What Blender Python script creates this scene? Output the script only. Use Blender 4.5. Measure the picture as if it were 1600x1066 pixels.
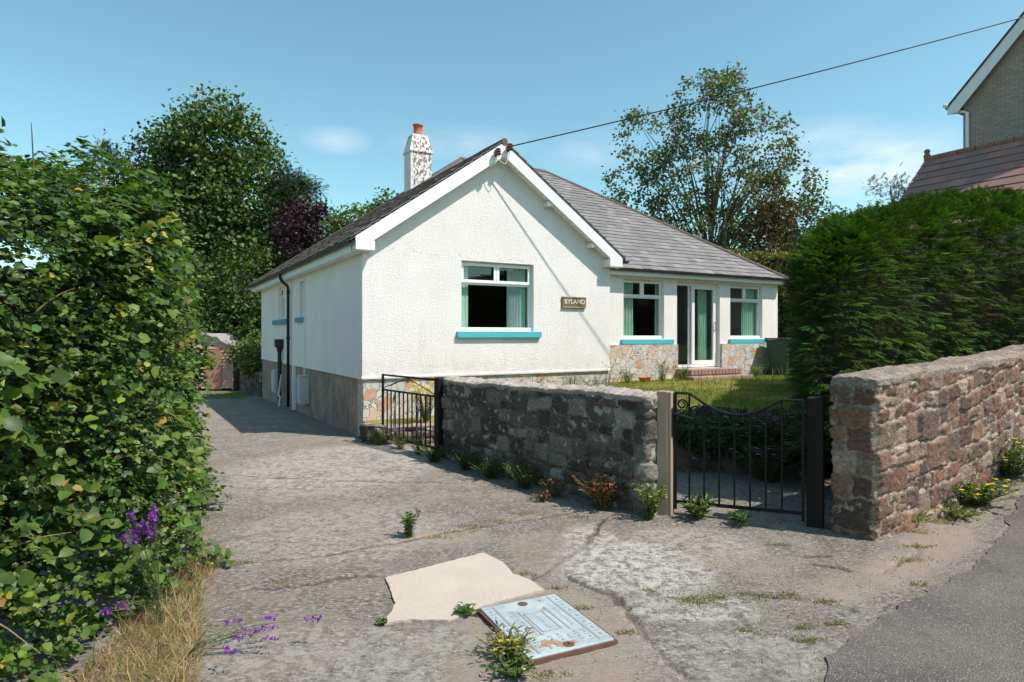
import bpy, bmesh, math, random
import numpy as np
from mathutils import Vector, Matrix
random.seed(7); rng = np.random.default_rng(7)
for o in list(bpy.data.objects): bpy.data.objects.remove(o)
sc = bpy.context.scene
# ------------------------------------------------------------------ camera, sky, sun, exposure
cam = bpy.data.objects.new('camera', bpy.data.cameras.new('camera')); sc.collection.objects.link(cam)
cam.location = (0, 0, 1.6); cam.rotation_euler = (math.radians(90), 0, 0)
cam.data.lens = 22.5; cam.data.sensor_width = 36; cam.data.shift_y = -9/1600
cam.data.clip_start = .05; cam.data.clip_end = 3000; sc.camera = cam
SUN = Vector((.90, -.43, 1.40)).normalized()
elev = math.asin(SUN.z); az = math.atan2(SUN.x, SUN.y)
w = bpy.data.worlds.new('World'); sc.world = w; w.use_nodes = True
nt = w.node_tree; N = nt.nodes; L = nt.links
bg = N['Background']; sky = N.new('ShaderNodeTexSky'); sky.sky_type = 'NISHITA'; sky.sun_disc = False
sky.sun_elevation = elev; sky.sun_rotation = az; sky.air_density = 1.0; sky.dust_density = .6; sky.ozone_density = 1.6
tint = N.new('ShaderNodeMix'); tint.data_type = 'RGBA'; tint.blend_type = 'MULTIPLY'; tint.inputs[0].default_value = 1
tint.inputs[7].default_value = (.83, 1.08, .90, 1); L.new(sky.outputs[0], tint.inputs[6])
tc = N.new('ShaderNodeTexCoord'); nz = N.new('ShaderNodeTexNoise'); nz.inputs['Scale'].default_value = 3.2; nz.inputs['Detail'].default_value = 5
mp = N.new('ShaderNodeMapping'); mp.inputs['Scale'].default_value = (1, 1, 2.6); mp.inputs['Location'].default_value = (.35, 0, .1)
L.new(tc.outputs['Generated'], mp.inputs[0]); L.new(mp.outputs[0], nz.inputs['Vector'])
nrmz = N.new('ShaderNodeVectorMath'); nrmz.operation = 'NORMALIZE'; L.new(tc.outputs['Generated'], nrmz.inputs[0])
def m2(op, a, b_=0.):
    q = N.new('ShaderNodeMath'); q.operation = op; q.use_clamp = False
    for k, v in ((0, a), (1, b_)):
        if isinstance(v, (int, float)): q.inputs[k].default_value = v
        else: L.new(v, q.inputs[k])
    return q.outputs[0]
tot = None
for (cx, cy, cz), (rx, rz), st_ in [((.535, 1, .262), (.13, .045), 1.0), ((.46, 1, .30), (.10, .03), .55), ((-.275, 1, .305), (.045, .018), .55), ((-.07, 1, .30), (.10, .022), .40), ((.12, 1, .29), (.08, .03), .35), ((.62, 1, .24), (.10, .04), .7), ((1.6, 1, .3), (.3, .06), .7), ((-1.5, 1, .35), (.3, .05), .6)]:
    v = Vector((cx, cy, cz)).normalized(); sb = N.new('ShaderNodeVectorMath'); sb.operation = 'SUBTRACT'; L.new(nrmz.outputs[0], sb.inputs[0]); sb.inputs[1].default_value = v
    ml = N.new('ShaderNodeVectorMath'); ml.operation = 'MULTIPLY'; L.new(sb.outputs[0], ml.inputs[0]); ml.inputs[1].default_value = (1/rx, 1/rx, 1/rz)
    ln = N.new('ShaderNodeVectorMath'); ln.operation = 'LENGTH'; L.new(ml.outputs[0], ln.inputs[0])
    e = m2('MULTIPLY', m2('MAXIMUM', m2('SUBTRACT', 1.25, ln.outputs['Value']), 0.), st_); tot = e if tot is None else m2('MAXIMUM', tot, e)
nz.inputs['Scale'].default_value = 9; nz.inputs['Roughness'].default_value = .62
rp = N.new('ShaderNodeMapRange'); rp.inputs[1].default_value = .30; rp.inputs[2].default_value = .72; L.new(nz.outputs[0], rp.inputs[0])
mm = N.new('ShaderNodeMath'); mm.operation = 'MULTIPLY'; mm.use_clamp = True; L.new(m2('MULTIPLY', tot, .85), mm.inputs[0]); L.new(rp.outputs[0], mm.inputs[1])
cm = N.new('ShaderNodeMix'); cm.data_type = 'RGBA'; L.new(mm.outputs[0], cm.inputs[0]); L.new(tint.outputs[2], cm.inputs[6])
cm.inputs[7].default_value = (5.2, 5.4, 5.8, 1); L.new(cm.outputs[2], bg.inputs[0]); bg.inputs[1].default_value = .15
sl = bpy.data.lights.new('sun', 'SUN'); sl.energy = 4.35; sl.angle = math.radians(.53); sl.color = (1, .92, .845)
so = bpy.data.objects.new('sun', sl); sc.collection.objects.link(so); so.location = (10, -5, 20)
so.rotation_euler = SUN.to_track_quat('Z', 'Y').to_euler()
sc.view_settings.view_transform = 'Standard'; sc.view_settings.look = 'None'
sc.view_settings.exposure = 0.45; sc.view_settings.gamma = 1
sc.render.engine = 'CYCLES'; sc.cycles.max_bounces = 6; sc.cycles.transparent_max_bounces = 12

# ------------------------------------------------------------------ helpers
C = sc.collection
def tag(o, label=None, cat=None, group=None, kind=None):
    if label: o['label'] = label
    if cat: o['category'] = cat
    if group: o['group'] = group
    if kind: o['kind'] = kind
    return o
def empty(name, loc=(0, 0, 0), rz=0, parent=None):
    o = bpy.data.objects.new(name, None); C.objects.link(o); o.location = loc; o.rotation_euler = (0, 0, rz); o.parent = parent
    o.empty_display_size = .2
    return o
def link(name, me, m=None, parent=None, smooth=False, bevel=0):
    o = bpy.data.objects.new(name, me); C.objects.link(o); o.parent = parent
    if m: me.materials.append(m)
    if smooth: me.polygons.foreach_set('use_smooth', [True]*len(me.polygons))
    if bevel:
        b = o.modifiers.new('bevel', 'BEVEL'); b.width = bevel; b.segments = 2; b.limit_method = 'ANGLE'; b.angle_limit = .7
    return o
def copy_tree(o, parent=None):
    c = o.copy(); C.objects.link(c); c.parent = parent
    for ch in [q for q in bpy.data.objects if q.parent is o]: copy_tree(ch, c)
    return c
class MB:
    def __init__(s): s.v = []; s.f = []; s.c = []
    def _add(s, vs, fs, col=(1, 1, 1)):
        n = len(s.v); s.v += [tuple(v) for v in vs]; s.f += [tuple(i+n for i in f) for f in fs]; s.c += [col]*len(vs); return s
    def box(s, a, b, M=None, col=(1, 1, 1)):
        x0, y0, z0 = a; x1, y1, z1 = b
        vs = [(x0,y0,z0),(x1,y0,z0),(x1,y1,z0),(x0,y1,z0),(x0,y0,z1),(x1,y0,z1),(x1,y1,z1),(x0,y1,z1)]
        if M: vs = [M @ Vector(v) for v in vs]
        return s._add(vs, [(0,3,2,1),(4,5,6,7),(0,1,5,4),(1,2,6,5),(2,3,7,6),(3,0,4,7)], col)
    def prism(s, poly, d, col=(1, 1, 1)):          # poly: 3D loop, d: extrusion vector
        n = len(poly); d = Vector(d); vs = [Vector(p) for p in poly] + [Vector(p)+d for p in poly]
        return s._add(vs, [tuple(range(n-1, -1, -1)), tuple(range(n, 2*n))] + [(i, (i+1) % n, (i+1) % n+n, i+n) for i in range(n)], col)
    def tube(s, pts, r, n=8, col=(1, 1, 1), cap=True):
        pts = [Vector(p) for p in pts]; rs = r if isinstance(r, (list, tuple)) else [r]*len(pts)
        vs = []; fs = []; up = Vector((0, 0, 1)); pa = None
        for i, p in enumerate(pts):
            d = (pts[min(i+1, len(pts)-1)] - pts[max(i-1, 0)]).normalized()
            if pa is None: a = d.cross(up if abs(d.z) < .9 else Vector((1, 0, 0))).normalized()
            else: a = (pa - d*pa.dot(d)).normalized()
            pa = a; b = d.cross(a)
            for k in range(n):
                t = 2*math.pi*k/n; vs.append(p + (a*math.cos(t) + b*math.sin(t))*rs[i])
        for i in range(len(pts)-1):
            for k in range(n): fs.append((i*n+k, i*n+(k+1) % n, (i+1)*n+(k+1) % n, (i+1)*n+k))
        if cap: fs += [tuple(range(n-1, -1, -1)), tuple(range((len(pts)-1)*n, len(pts)*n))]
        return s._add(vs, fs, col)
    def lathe(s, prof, c, n=20, col=(1, 1, 1)):
        vs = [(c[0]+r*math.cos(2*math.pi*k/n), c[1]+r*math.sin(2*math.pi*k/n), c[2]+z) for r, z in prof for k in range(n)]
        fs = [(i*n+k, i*n+(k+1) % n, (i+1)*n+(k+1) % n, (i+1)*n+k) for i in range(len(prof)-1) for k in range(n)]
        fs += [tuple(range((len(prof)-1)*n, len(prof)*n))]
        return s._add(vs, fs, col)
    def build(s, name, m=None, parent=None, smooth=False, bevel=0, color=False):
        me = bpy.data.meshes.new(name); me.from_pydata(s.v, [], s.f); me.update()
        if color:
            a = me.color_attributes.new('col', 'FLOAT_COLOR', 'POINT')
            a.data.foreach_set('color', np.c_[np.array(s.c, dtype=float), np.ones(len(s.c))].astype(np.float32).ravel())
        return link(name, me, m, parent, smooth, bevel)
def npmesh(name, V, F, col=None, m=None, parent=None, smooth=False, uv=None):
    """V (n,3), F (k,3|4) numpy"""
    me = bpy.data.meshes.new(name); k = F.shape[1]
    me.vertices.add(len(V)); me.vertices.foreach_set('co', np.asarray(V, np.float32).ravel())
    me.loops.add(F.size); me.loops.foreach_set('vertex_index', F.astype(np.int32).ravel())
    me.polygons.add(len(F)); me.polygons.foreach_set('loop_start', np.arange(0, F.size, k, dtype=np.int32))
    me.update(calc_edges=True)
    if col is not None:
        a = me.color_attributes.new('col', 'FLOAT_COLOR', 'POINT')
        a.data.foreach_set('color', np.c_[col, np.ones(len(col))].astype(np.float32).ravel())
    return link(name, me, m, parent, smooth)

# numpy value noise
def _h(i, j, k, s):
    n = (i*374761393 + j*668265263 + k*2147483647 + s*1274126177) & 0xffffffff
    n = ((n ^ (n >> 13)) * 1274126177) & 0xffffffff
    return ((n ^ (n >> 16)) & 0xffffff)/float(0xffffff)
def vnoise(x, y, z=0., s=0):
    x, y, z = np.broadcast_arrays(np.asarray(x, float), y, z)
    xi, yi, zi = np.floor(x).astype(np.int64), np.floor(y).astype(np.int64), np.floor(z).astype(np.int64)
    u, v, t = x-xi, y-yi, z-zi
    u, v, t = u*u*(3-2*u), v*v*(3-2*v), t*t*(3-2*t)
    r = 0
    for a in (0, 1):
        for b in (0, 1):
            for c in (0, 1):
                r = r + (u if a else 1-u)*(v if b else 1-v)*(t if c else 1-t)*_h(xi+a, yi+b, zi+c, s)
    return r*2-1
def fbm(x, y, z=0., s=0, o=4):
    r = 0; a = .5
    for i in range(o): r = r + a*vnoise(x*2**i, y*2**i, z*2**i if not np.isscalar(z) else z*2**i, s+i); a *= .5
    return r
def sst(a, b, x): t = np.clip((np.asarray(x, float)-a)/(b-a), 0, 1); return t*t*(3-2*t)

# ------------------------------------------------------------------ materials
class Mat:
    def __init__(s, name, rough=.8, spec=.3):
        s.m = bpy.data.materials.new(name); s.m.use_nodes = True; s.t = s.m.node_tree; s.p = s.t.nodes['Principled BSDF']
        s.p.inputs['Roughness'].default_value = rough; s.p.inputs['Specular IOR Level'].default_value = spec
        s.co = s.n('TexCoord').outputs['Object']
    def n(s, t): return s.t.nodes.new('ShaderNode'+t)
    def l(s, a, b): s.t.links.new(a, b)
    def noise(s, scale, detail=4, rough=.6, vec=None, dist=0, mapping=None):
        q = s.n('TexNoise'); q.inputs['Scale'].default_value = scale; q.inputs['Detail'].default_value = detail
        q.inputs['Roughness'].default_value = rough; q.inputs['Distortion'].default_value = dist
        v = vec or s.co
        if mapping:
            mp = s.n('Mapping'); mp.inputs['Scale'].default_value = mapping[0]; mp.inputs['Rotation'].default_value = mapping[1] if len(mapping) > 1 else (0, 0, 0); s.l(v, mp.inputs[0]); v = mp.outputs[0]
        s.l(v, q.inputs['Vector']); return q.outputs[0]
    def ramp(s, f, stops):
        r = s.n('ValToRGB'); e = r.color_ramp.elements
        while len(e) < len(stops): e.new(.5)
        for i, (p, c) in enumerate(stops): e[i].position = p; e[i].color = (*c, 1) if len(c) == 3 else c
        s.l(f, r.inputs[0]); return r.outputs[0]
    def rng(s, f, a, b, c=0, d=1):
        r = s.n('MapRange'); s.l(f, r.inputs[0])
        for i, v in zip((1, 2, 3, 4), (a, b, c, d)): r.inputs[i].default_value = v
        return r.outputs[0]
    def mix(s, f, a, b, mode='MIX'):
        r = s.n('Mix'); r.data_type = 'RGBA'; r.blend_type = mode
        for k, v in ((0, f), (6, a), (7, b)):
            if isinstance(v, (int, float)): r.inputs[k].default_value = v
            elif isinstance(v, tuple): r.inputs[k].default_value = (*v, 1)
            else: s.l(v, r.inputs[k])
        return r.outputs[2]
    def math(s, op, a, b=0.):
        r = s.n('Math'); r.operation = op
        for k, v in ((0, a), (1, b)):
            if isinstance(v, (int, float)): r.inputs[k].default_value = v
            else: s.l(v, r.inputs[k])
        return r.outputs[0]
    def col(s, c):
        if isinstance(c, tuple): s.p.inputs['Base Color'].default_value = (*c, 1)
        else: s.l(c, s.p.inputs['Base Color'])
        return s
    def attr(s, name='col', fac=False):
        a = s.n('Attribute'); a.attribute_name = name; return a.outputs['Fac' if fac else 'Color']
    def bump(s, h, dist=.01, strength=1, prev=None):
        b = s.n('Bump'); b.inputs['Distance'].default_value = dist; b.inputs['Strength'].default_value = strength
        s.l(h, b.inputs['Height'])
        if prev: s.l(prev, b.inputs['Normal'])
        s.l(b.outputs[0], s.p.inputs['Normal']); return b.outputs[0]
def voro(s, scale, feature='F1', rnd=1, vec=None):
    q = s.n('TexVoronoi'); q.inputs['Scale'].default_value = scale; q.feature = feature; q.inputs['Randomness'].default_value = rnd
    s.l(vec or s.co, q.inputs['Vector']); return q

def simple(name, c, rough=.5, spec=.4, var=.12, scale=6, bump=0):
    s = Mat(name, rough, spec); f = s.noise(scale, 5)
    s.col(s.mix(f, tuple(x*(1-var) for x in c), tuple(min(1, x*(1+var)) for x in c)))
    if bump: s.bump(s.noise(scale*12, 3), bump)
    return s.m
# pebbledash render
def render_mat():
    s = Mat('white_render', .85, .2)
    n1 = s.noise(38, 6, .78, dist=.6); n2 = s.noise(24, 6, .8)
    s.bump(s.math('ADD', n1, s.math('MULTIPLY', n2, .8)), .020, .8)
    d = s.noise(1.3, 6, .65); pits = s.rng(s.noise(30, 6, .8), .635, .69)
    dirt = s.ramp(d, [(.3, (.78, .735, .715)), (.6, (.85, .805, .785))])
    stv = s.noise(3.2, 6, .7, mapping=((1, 1, .12),)); dirt = s.mix(s.rng(stv, .56, .74, 0, .35), dirt, (.60, .55, .50))
    sp = s.n('SeparateXYZ'); s.l(s.co, sp.inputs[0]); base = s.math('MULTIPLY', s.rng(sp.outputs[2], 1.25, .9), s.rng(s.noise(5, 6, .7), .42, .6)); dirt = s.mix(s.math('MULTIPLY', base, .4), dirt, (.50, .44, .36))
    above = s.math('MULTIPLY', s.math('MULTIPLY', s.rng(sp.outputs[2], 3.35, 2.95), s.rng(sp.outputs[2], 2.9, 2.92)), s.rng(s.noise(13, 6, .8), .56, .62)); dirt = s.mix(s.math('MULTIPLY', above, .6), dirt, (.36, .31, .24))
    s.col(s.mix(s.math('MULTIPLY', pits, .55), dirt, (.36, .31, .27))); return s.m
def smooth_mat():
    s = Mat('white_painted_wall', .8, .2); s.bump(s.noise(35, 5, .7), .012, .6)
    s.col(s.ramp(s.noise(1.1, 6, .6), [(.3, (.78, .725, .68)), (.65, (.86, .80, .755))])); return s.m
def plinth_mat():
    s = Mat('stained_concrete_plinth', .9, .2)
    d = s.noise(2.2, 8, .7, mapping=((1, 1, .8),)); e = s.noise(7, 6, .75, mapping=((1, 1, .7),))
    c = s.ramp(d, [(.28, (.18, .12, .09)), (.5, (.34, .25, .20)), (.72, (.45, .35, .29))])
    c = s.mix(s.rng(e, .52, .7), c, (.20, .13, .105)); s.col(c); s.bump(s.noise(60, 4), .006); return s.m
def crazy_mat():
    s = Mat('crazy_paving_cladding', .75, .3)
    wv = s.n('TexNoise'); wv.inputs['Scale'].default_value = 5; wv.inputs['Detail'].default_value = 2; s.l(s.co, wv.inputs['Vector'])
    vm = s.n('VectorMath'); vm.operation = 'MULTIPLY_ADD'; s.l(wv.outputs['Color'], vm.inputs[0]); vm.inputs[1].default_value = (.22, .22, .22); s.l(s.co, vm.inputs[2])
    a = voro(s, 6.2, 'F1', 1, vm.outputs[0]); b = voro(s, 6.2, 'DISTANCE_TO_EDGE', 1, vm.outputs[0])
    sp = s.n('SeparateColor'); s.l(a.outputs['Color'], sp.inputs[0])
    c = s.ramp(sp.outputs[0], [(0, (.47, .46, .43)), (.26, (.56, .54, .49)), (.42, (.55, .46, .37)), (.54, (.46, .23, .12)), (.66, (.42, .42, .40)), (.80, (.55, .38, .27)), (.90, (.48, .49, .46))])
    c.node.color_ramp.interpolation = 'CONSTANT'
    n = s.noise(14, 6, .7); c = s.mix(s.rng(n, .35, .7, 0, .45), c, (.62, .56, .48))
    g = s.rng(b.outputs['Distance'], .012, .04)
    rim = s.rng(b.outputs['Distance'], .04, .075)
    c2 = s.mix(g, (.33, .29, .25), s.mix(rim, (.60, .57, .52), c)); s.col(c2)
    s.bump(s.math('ADD', s.math('MULTIPLY', g, 1), s.math('MULTIPLY', n, .5)), .018); return s.m
def slate_mat(name='roof_slate', amt=.10):
    s = Mat(name, .62, .35); c = s.attr(); n = s.noise(3, 7, .7); n2 = s.noise(45, 3)
    c = s.mix(s.rng(n, .35, .7, 0, .5), c, (.20, .19, .185)); c = s.mix(s.math('MULTIPLY', s.rng(n2, .6, .75), .35), c, (.40, .39, .35))
    s.col(c); s.bump(n2, .003); return s.m
def stone_mat(name, lich, lo, spk, lsz=7):
    s = Mat(name, .9, .15); c = s.attr(); n = s.noise(26, 6, .7, mapping=((1, 1, 2.2),)); k = s.noise(lsz, 5, .6); v = voro(s, 55)
    c = s.mix(s.rng(n, .3, .72), s.mix(1., c, (.5, .46, .45), 'MULTIPLY'), s.mix(1., c, (1.35, 1.28, 1.25), 'MULTIPLY'))
    c = s.mix(s.rng(k, lo, lo+.06, 0, .85), c, lich)
    k2 = s.math('MULTIPLY', s.rng(v.outputs['Distance'], .22, .12), s.rng(s.noise(5, 3), .45, .62))
    c = s.mix(s.math('MULTIPLY', k2, spk), c, (.55, .54, .50)); s.col(c)
    s.bump(s.math('ADD', n, s.math('MULTIPLY', s.noise(90, 3), .5)), .014); return s.m
def leaf_mat(name, rough=.42, trans=.3, spec=.45, tcol=(1.3, 1.5, .5)):
    s = Mat(name, rough, spec); c = s.attr(); n = s.noise(9, 3)
    c = s.mix(n, s.mix(1., c, (.75, .75, .75), 'MULTIPLY'), s.mix(1., c, (1.25, 1.22, 1.1), 'MULTIPLY')); s.col(c)
    if trans:
        t = s.n('BsdfTranslucent'); s.l(s.mix(1., c, tcol, 'MULTIPLY'), t.inputs[0])
        mx = s.n('MixShader'); mx.inputs[0].default_value = trans; s.l(s.p.outputs[0], mx.inputs[1]); s.l(t.outputs[0], mx.inputs[2])
        s.l(mx.outputs[0], s.t.nodes['Material Output'].inputs[0])
    return s.m
def bark_mat(name, a, b):
    s = Mat(name, .9, .15); n = s.noise(9, 6, .7, mapping=((1, 1, .25),)); s.col(s.mix(n, a, b)); s.bump(n, .03); return s.m
def glass_mat():
    s = Mat('window_glass'); gl = s.n('BsdfGlossy'); gl.inputs['Roughness'].default_value = .02; gl.inputs[0].default_value = (.95, 1, .98, 1)
    tr = s.n('BsdfTransparent'); tr.inputs[0].default_value = (.90, .94, .92, 1)
    fr = s.n('Fresnel'); fr.inputs[0].default_value = 1.55; mx = s.n('MixShader')
    ge = s.n('NewGeometry'); s.l(s.math('MULTIPLY', s.math('MULTIPLY', fr.outputs[0], 1.7), s.math('SUBTRACT', 1., ge.outputs['Backfacing'])), mx.inputs[0]); s.l(tr.outputs[0], mx.inputs[1]); s.l(gl.outputs[0], mx.inputs[2]); s.l(mx.outputs[0], s.t.nodes['Material Output'].inputs[0])
    s.bump(s.noise(1.2, 2), .004); return s.m
def wood_mat(name, a, b, scale=5, mapz=.08):
    s = Mat(name, .8, .2); n = s.noise(scale*6, 6, .65, mapping=((1, 1, mapz),)); k = s.noise(2, 3)
    s.col(s.mix(k, s.mix(n, a, b), s.mix(n, b, a))); s.bump(n, .004); return s.m
def brick_mat():
    s = Mat('buff_brick', .9, .15); mp = s.n('Mapping'); mp.inputs['Rotation'].default_value = (math.radians(90), 0, 0); 
    br = s.n('TexBrick'); br.inputs['Scale'].default_value = 1; br.inputs['Brick Width'].default_value = .225; br.inputs['Row Height'].default_value = .075
    br.inputs['Mortar Size'].default_value = .007; br.inputs['Color1'].default_value = (.46, .35, .29, 1); br.inputs['Color2'].default_value = (.33, .25, .205, 1); br.inputs['Mortar'].default_value = (.21, .175, .155, 1)
    sp = s.n('SeparateXYZ'); s.l(s.co, sp.inputs[0]); cb = s.n('CombineXYZ'); s.l(s.math('ADD', sp.outputs[0], sp.outputs[1]), cb.inputs[0]); s.l(sp.outputs[2], cb.inputs[1])
    s.l(cb.outputs[0], br.inputs['Vector']); n = s.noise(5, 5); s.col(s.mix(s.math('MULTIPLY', n, .5), br.outputs['Color'], (.36, .29, .24)))
    s.bump(s.math('SUBTRACT', 1., br.outputs['Fac']), .006); return s.m
M = {}
M['render'] = render_mat(); M['smooth'] = smooth_mat(); M['plinth'] = plinth_mat(); M['crazy'] = crazy_mat(); M['slate'] = slate_mat()
M['upvc'] = simple('white_upvc', (.80, .80, .80), .3, .5, .02); M['fascia'] = simple('white_gloss_timber', (.78, .775, .77), .45, .4, .05)
M['teal'] = simple('teal_paint', (.075, .42, .50), .5, .4, .12, 9); M['bteal'] = simple('faded_blue_paint', (.10, .28, .38), .6, .3, .15, 9)
M['black'] = simple('black_pipe', (.018, .018, .02), .45, .4, .3); M['gutter'] = simple('dark_gutter', (.045, .038, .038), .5, .4, .35)
M['glass'] = glass_mat(); M['curtain'] = simple('mint_curtain', (.45, .66, .54), .9, .1, .08); M['net'] = simple('pale_curtain', (.55, .60, .62), .9, .1, .1)
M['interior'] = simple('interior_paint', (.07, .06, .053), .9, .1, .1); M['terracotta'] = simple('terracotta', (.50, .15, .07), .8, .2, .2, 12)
M['box'] = simple('meter_box_plastic', (.50, .49, .46), .6, .3, .1); M['iron'] = simple('black_iron', (.012, .010, .010), .6, .2, .4, 30)
M['greyiron'] = simple('weathered_iron', (.10, .11, .12), .6, .4, .3, 30)
M['post'] = wood_mat('weathered_timber', (.30, .21, .15), (.42, .32, .24)); M['darkpost'] = wood_mat('dark_timber', (.014, .011, .009), (.026, .02, .016))
M['shed'] = wood_mat('pink_brown_boards', (.42, .24, .19), (.55, .34, .28), 3, 1); M['brick'] = brick_mat()
M['bark'] = bark_mat('grey_bark', (.13, .11, .09), (.24, .20, .16)); M['palebark'] = bark_mat('pale_bark', (.40, .31, .22), (.55, .45, .34)); M['core_shade'] = bark_mat('twig_shade_core', (.035, .03, .018), (.06, .05, .03))  # last one: very dark twig brown, hedge interior shade put into the colour
M['leaf'] = leaf_mat('broad_leaf', .46, .30, .32); M['farleaf'] = leaf_mat('tree_leaf', .5, .25, .3); M['conifer'] = leaf_mat('conifer_spray', .6, .15, .2); M['petal'] = leaf_mat('petal', .7, .4, .1, (1, 1, 1))
M['purpleleaf'] = leaf_mat('purple_leaf', .5, .2, .3, (1.3, .8, .8))
M['bin'] = simple('green_plastic', (.022, .075, .038), .5, .4, .15)
M['grass'] = leaf_mat('grass_blade', .6, .3, .2)
M['tile'] = slate_mat('red_brown_tile')

# ------------------------------------------------------------------ terrain
def H(x, y):
    x = np.asarray(x, float); y = np.asarray(y, float)
    back = -.0053*np.clip(y-5, 0, 16)**1.5
    xx = np.clip(x-3.6, 0, 9); rise = .19*(np.sqrt(xx*xx+.16)-.4)
    far = sst(25, 90, y)*0
    return back*sst(4, 0, x) + rise*sst(-6, 2, y) + far
def sheet(name, poly, step, zf, m, jag=0, jf=6, dz=0, kind='structure', thick=0):
    """a terrain-following sheet inside a polygon, ragged edge if jag"""
    P = [Vector((p[0], p[1])) for p in poly]; pts = []
    for i in range(len(P)):
        a, b = P[i], P[(i+1) % len(P)]; n = max(1, int((b-a).length/(max(step*.35, .02) if jag else step)))
        for k in range(n): pts.append(a.lerp(b, k/n))
    if jag:
        q = []
        for p in pts:
            q.append((p.x+jag*float(fbm(p.x*jf, p.y*jf, 0., 11)), p.y+jag*float(fbm(p.x*jf, p.y*jf, 0., 37))))
    else: q = [(p.x, p.y) for p in pts]
    bm = bmesh.new(); f = bm.faces.new([bm.verts.new((x, y, 0)) for x, y in q])
    x0, x1 = min(a[0] for a in q), max(a[0] for a in q); y0, y1 = min(a[1] for a in q), max(a[1] for a in q)
    for ax, lo_, hi_ in ((0, x0, x1), (1, y0, y1)):
        n = int((hi_-lo_)/step)
        for k in range(1, n+1):
            c = lo_+k*step
            if c >= hi_: break
            co = (c, 0, 0) if ax == 0 else (0, c, 0); no = (1, 0, 0) if ax == 0 else (0, 1, 0)
            bmesh.ops.bisect_plane(bm, geom=bm.verts[:]+bm.edges[:]+bm.faces[:], plane_co=co, plane_no=no, dist=1e-5)
    if f.is_valid and f.normal.z < 0: pass
    bmesh.ops.recalc_face_normals(bm, faces=bm.faces)
    xs = np.array([v.co.x for v in bm.verts]); ys = np.array([v.co.y for v in bm.verts]); zs = zf(xs, ys)+dz
    be = [e for e in bm.edges if len(e.link_faces) == 1]
    for v, z in zip(bm.verts, zs): v.co.z = float(z)
    bm.normal_update()
    if sum(f.normal.z for f in bm.faces) < 0: bmesh.ops.reverse_faces(bm, faces=bm.faces[:])
    if thick:
        r = bmesh.ops.extrude_edge_only(bm, edges=be)
        for v in [g for g in r['geom'] if isinstance(g, bmesh.types.BMVert)]: v.co.z -= thick
        bmesh.ops.recalc_face_normals(bm, faces=bm.faces)
    me = bpy.data.meshes.new(name); bm.to_mesh(me); bm.free()
    return tag(link(name, me, m, smooth=not thick), kind=kind)

def ground_mat():
    s = Mat('rough_ground', .95, .1); c = s.ramp(s.noise(1.3, 8, .7), [(.3, (.075, .085, .03)), (.5, (.12, .13, .045)), (.7, (.20, .165, .09))]); s.col(c); s.bump(s.noise(30, 5), .03); return s.m
def drive_mat():
    s = Mat('old_concrete', .92, .15)
    st = s.noise(38, 7, .82, mapping=((.72, 1.2, 1), (0, 0, -.25)), dist=.25)       # brushed, worn surface
    ag = voro(s, 85); big = s.noise(1.1, 6, .62); mid = s.noise(5, 6, .65)
    c = s.ramp(st, [(.37, (.055, .046, .040)), (.45, (.165, .142, .122)), (.54, (.29, .255, .225)), (.62, (.62, .57, .51))])
    c = s.mix(s.rng(big, .38, .62, 0, .40), c, (.27, .22, .175))
    c = s.mix(s.rng(mid, .56, .72, 0, .55), c, (.15, .13, .115))
    pt = s.noise(1.9, 9, .72, dist=.5); c = s.mix(s.rng(pt, .505, .525, 0, .30), c, (.40, .355, .31)); pt2 = s.noise(2.6, 9, .75, dist=.8); c = s.mix(s.rng(pt2, .56, .575, 0, .45), c, (.135, .118, .10))
    a = s.n('Attribute'); a.attribute_name = 'worn'
    whit = s.math('MULTIPLY', a.outputs['Fac'], s.rng(s.noise(12, 8, .82), .45, .54))
    c = s.mix(s.math('MULTIPLY', whit, .8), c, (.68, .64, .59))
    b = s.n('Attribute'); b.attribute_name = 'crack'
    c = s.mix(s.math('MULTIPLY', b.outputs['Fac'], .8), c, (.085, .07, .05))
    k = s.n('Attribute'); k.attribute_name = 'sandy'
    c = s.mix(s.math('MULTIPLY', k.outputs['Fac'], s.rng(mid, .30, .6, .5, .95)), c, (.40, .32, .26))
    c = s.mix(s.math('MULTIPLY', s.rng(ag.outputs['Distance'], .24, .16), .3), c, (.60, .56, .52))
    s.col(c)
    h = s.math('ADD', s.math('MULTIPLY', st, 1.3), s.math('SUBTRACT', s.math('MULTIPLY', s.noise(120, 3), .6), s.math('MULTIPLY', b.outputs['Fac'], 1.6)))
    s.bump(h, .018, 1.); return s.m
def road_mat():
    s = Mat('asphalt', .88, .25); v = voro(s, 130); n = s.noise(60, 7, .8); b = s.noise(1.4, 6)
    sp = s.n('SeparateColor'); s.l(v.outputs['Color'], sp.inputs[0])
    c = s.ramp(sp.outputs[0], [(0, (.11, .098, .09)), (.45, (.185, .165, .152)), (.8, (.27, .24, .22)), (.95, (.50, .46, .42))])
    c = s.mix(s.rng(v.outputs['Distance'], .35, .62), c, (.11, .097, .088)); c = s.mix(s.math('MULTIPLY', s.rng(n, .50, .62), .5), c, (.09, .078, .07)); c = s.mix(s.rng(b, .4, .7, 0, .5), c, (.30, .26, .225)); c = s.mix(s.rng(s.noise(4.5, 7, .75), .54, .66, 0, .4), c, (.12, .105, .095)); s.col(c)
    s.bump(s.math('ADD', s.math('MULTIPLY', v.outputs['Distance'], -.7), s.math('MULTIPLY', n, 1.2)), .012); return s.m
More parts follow.
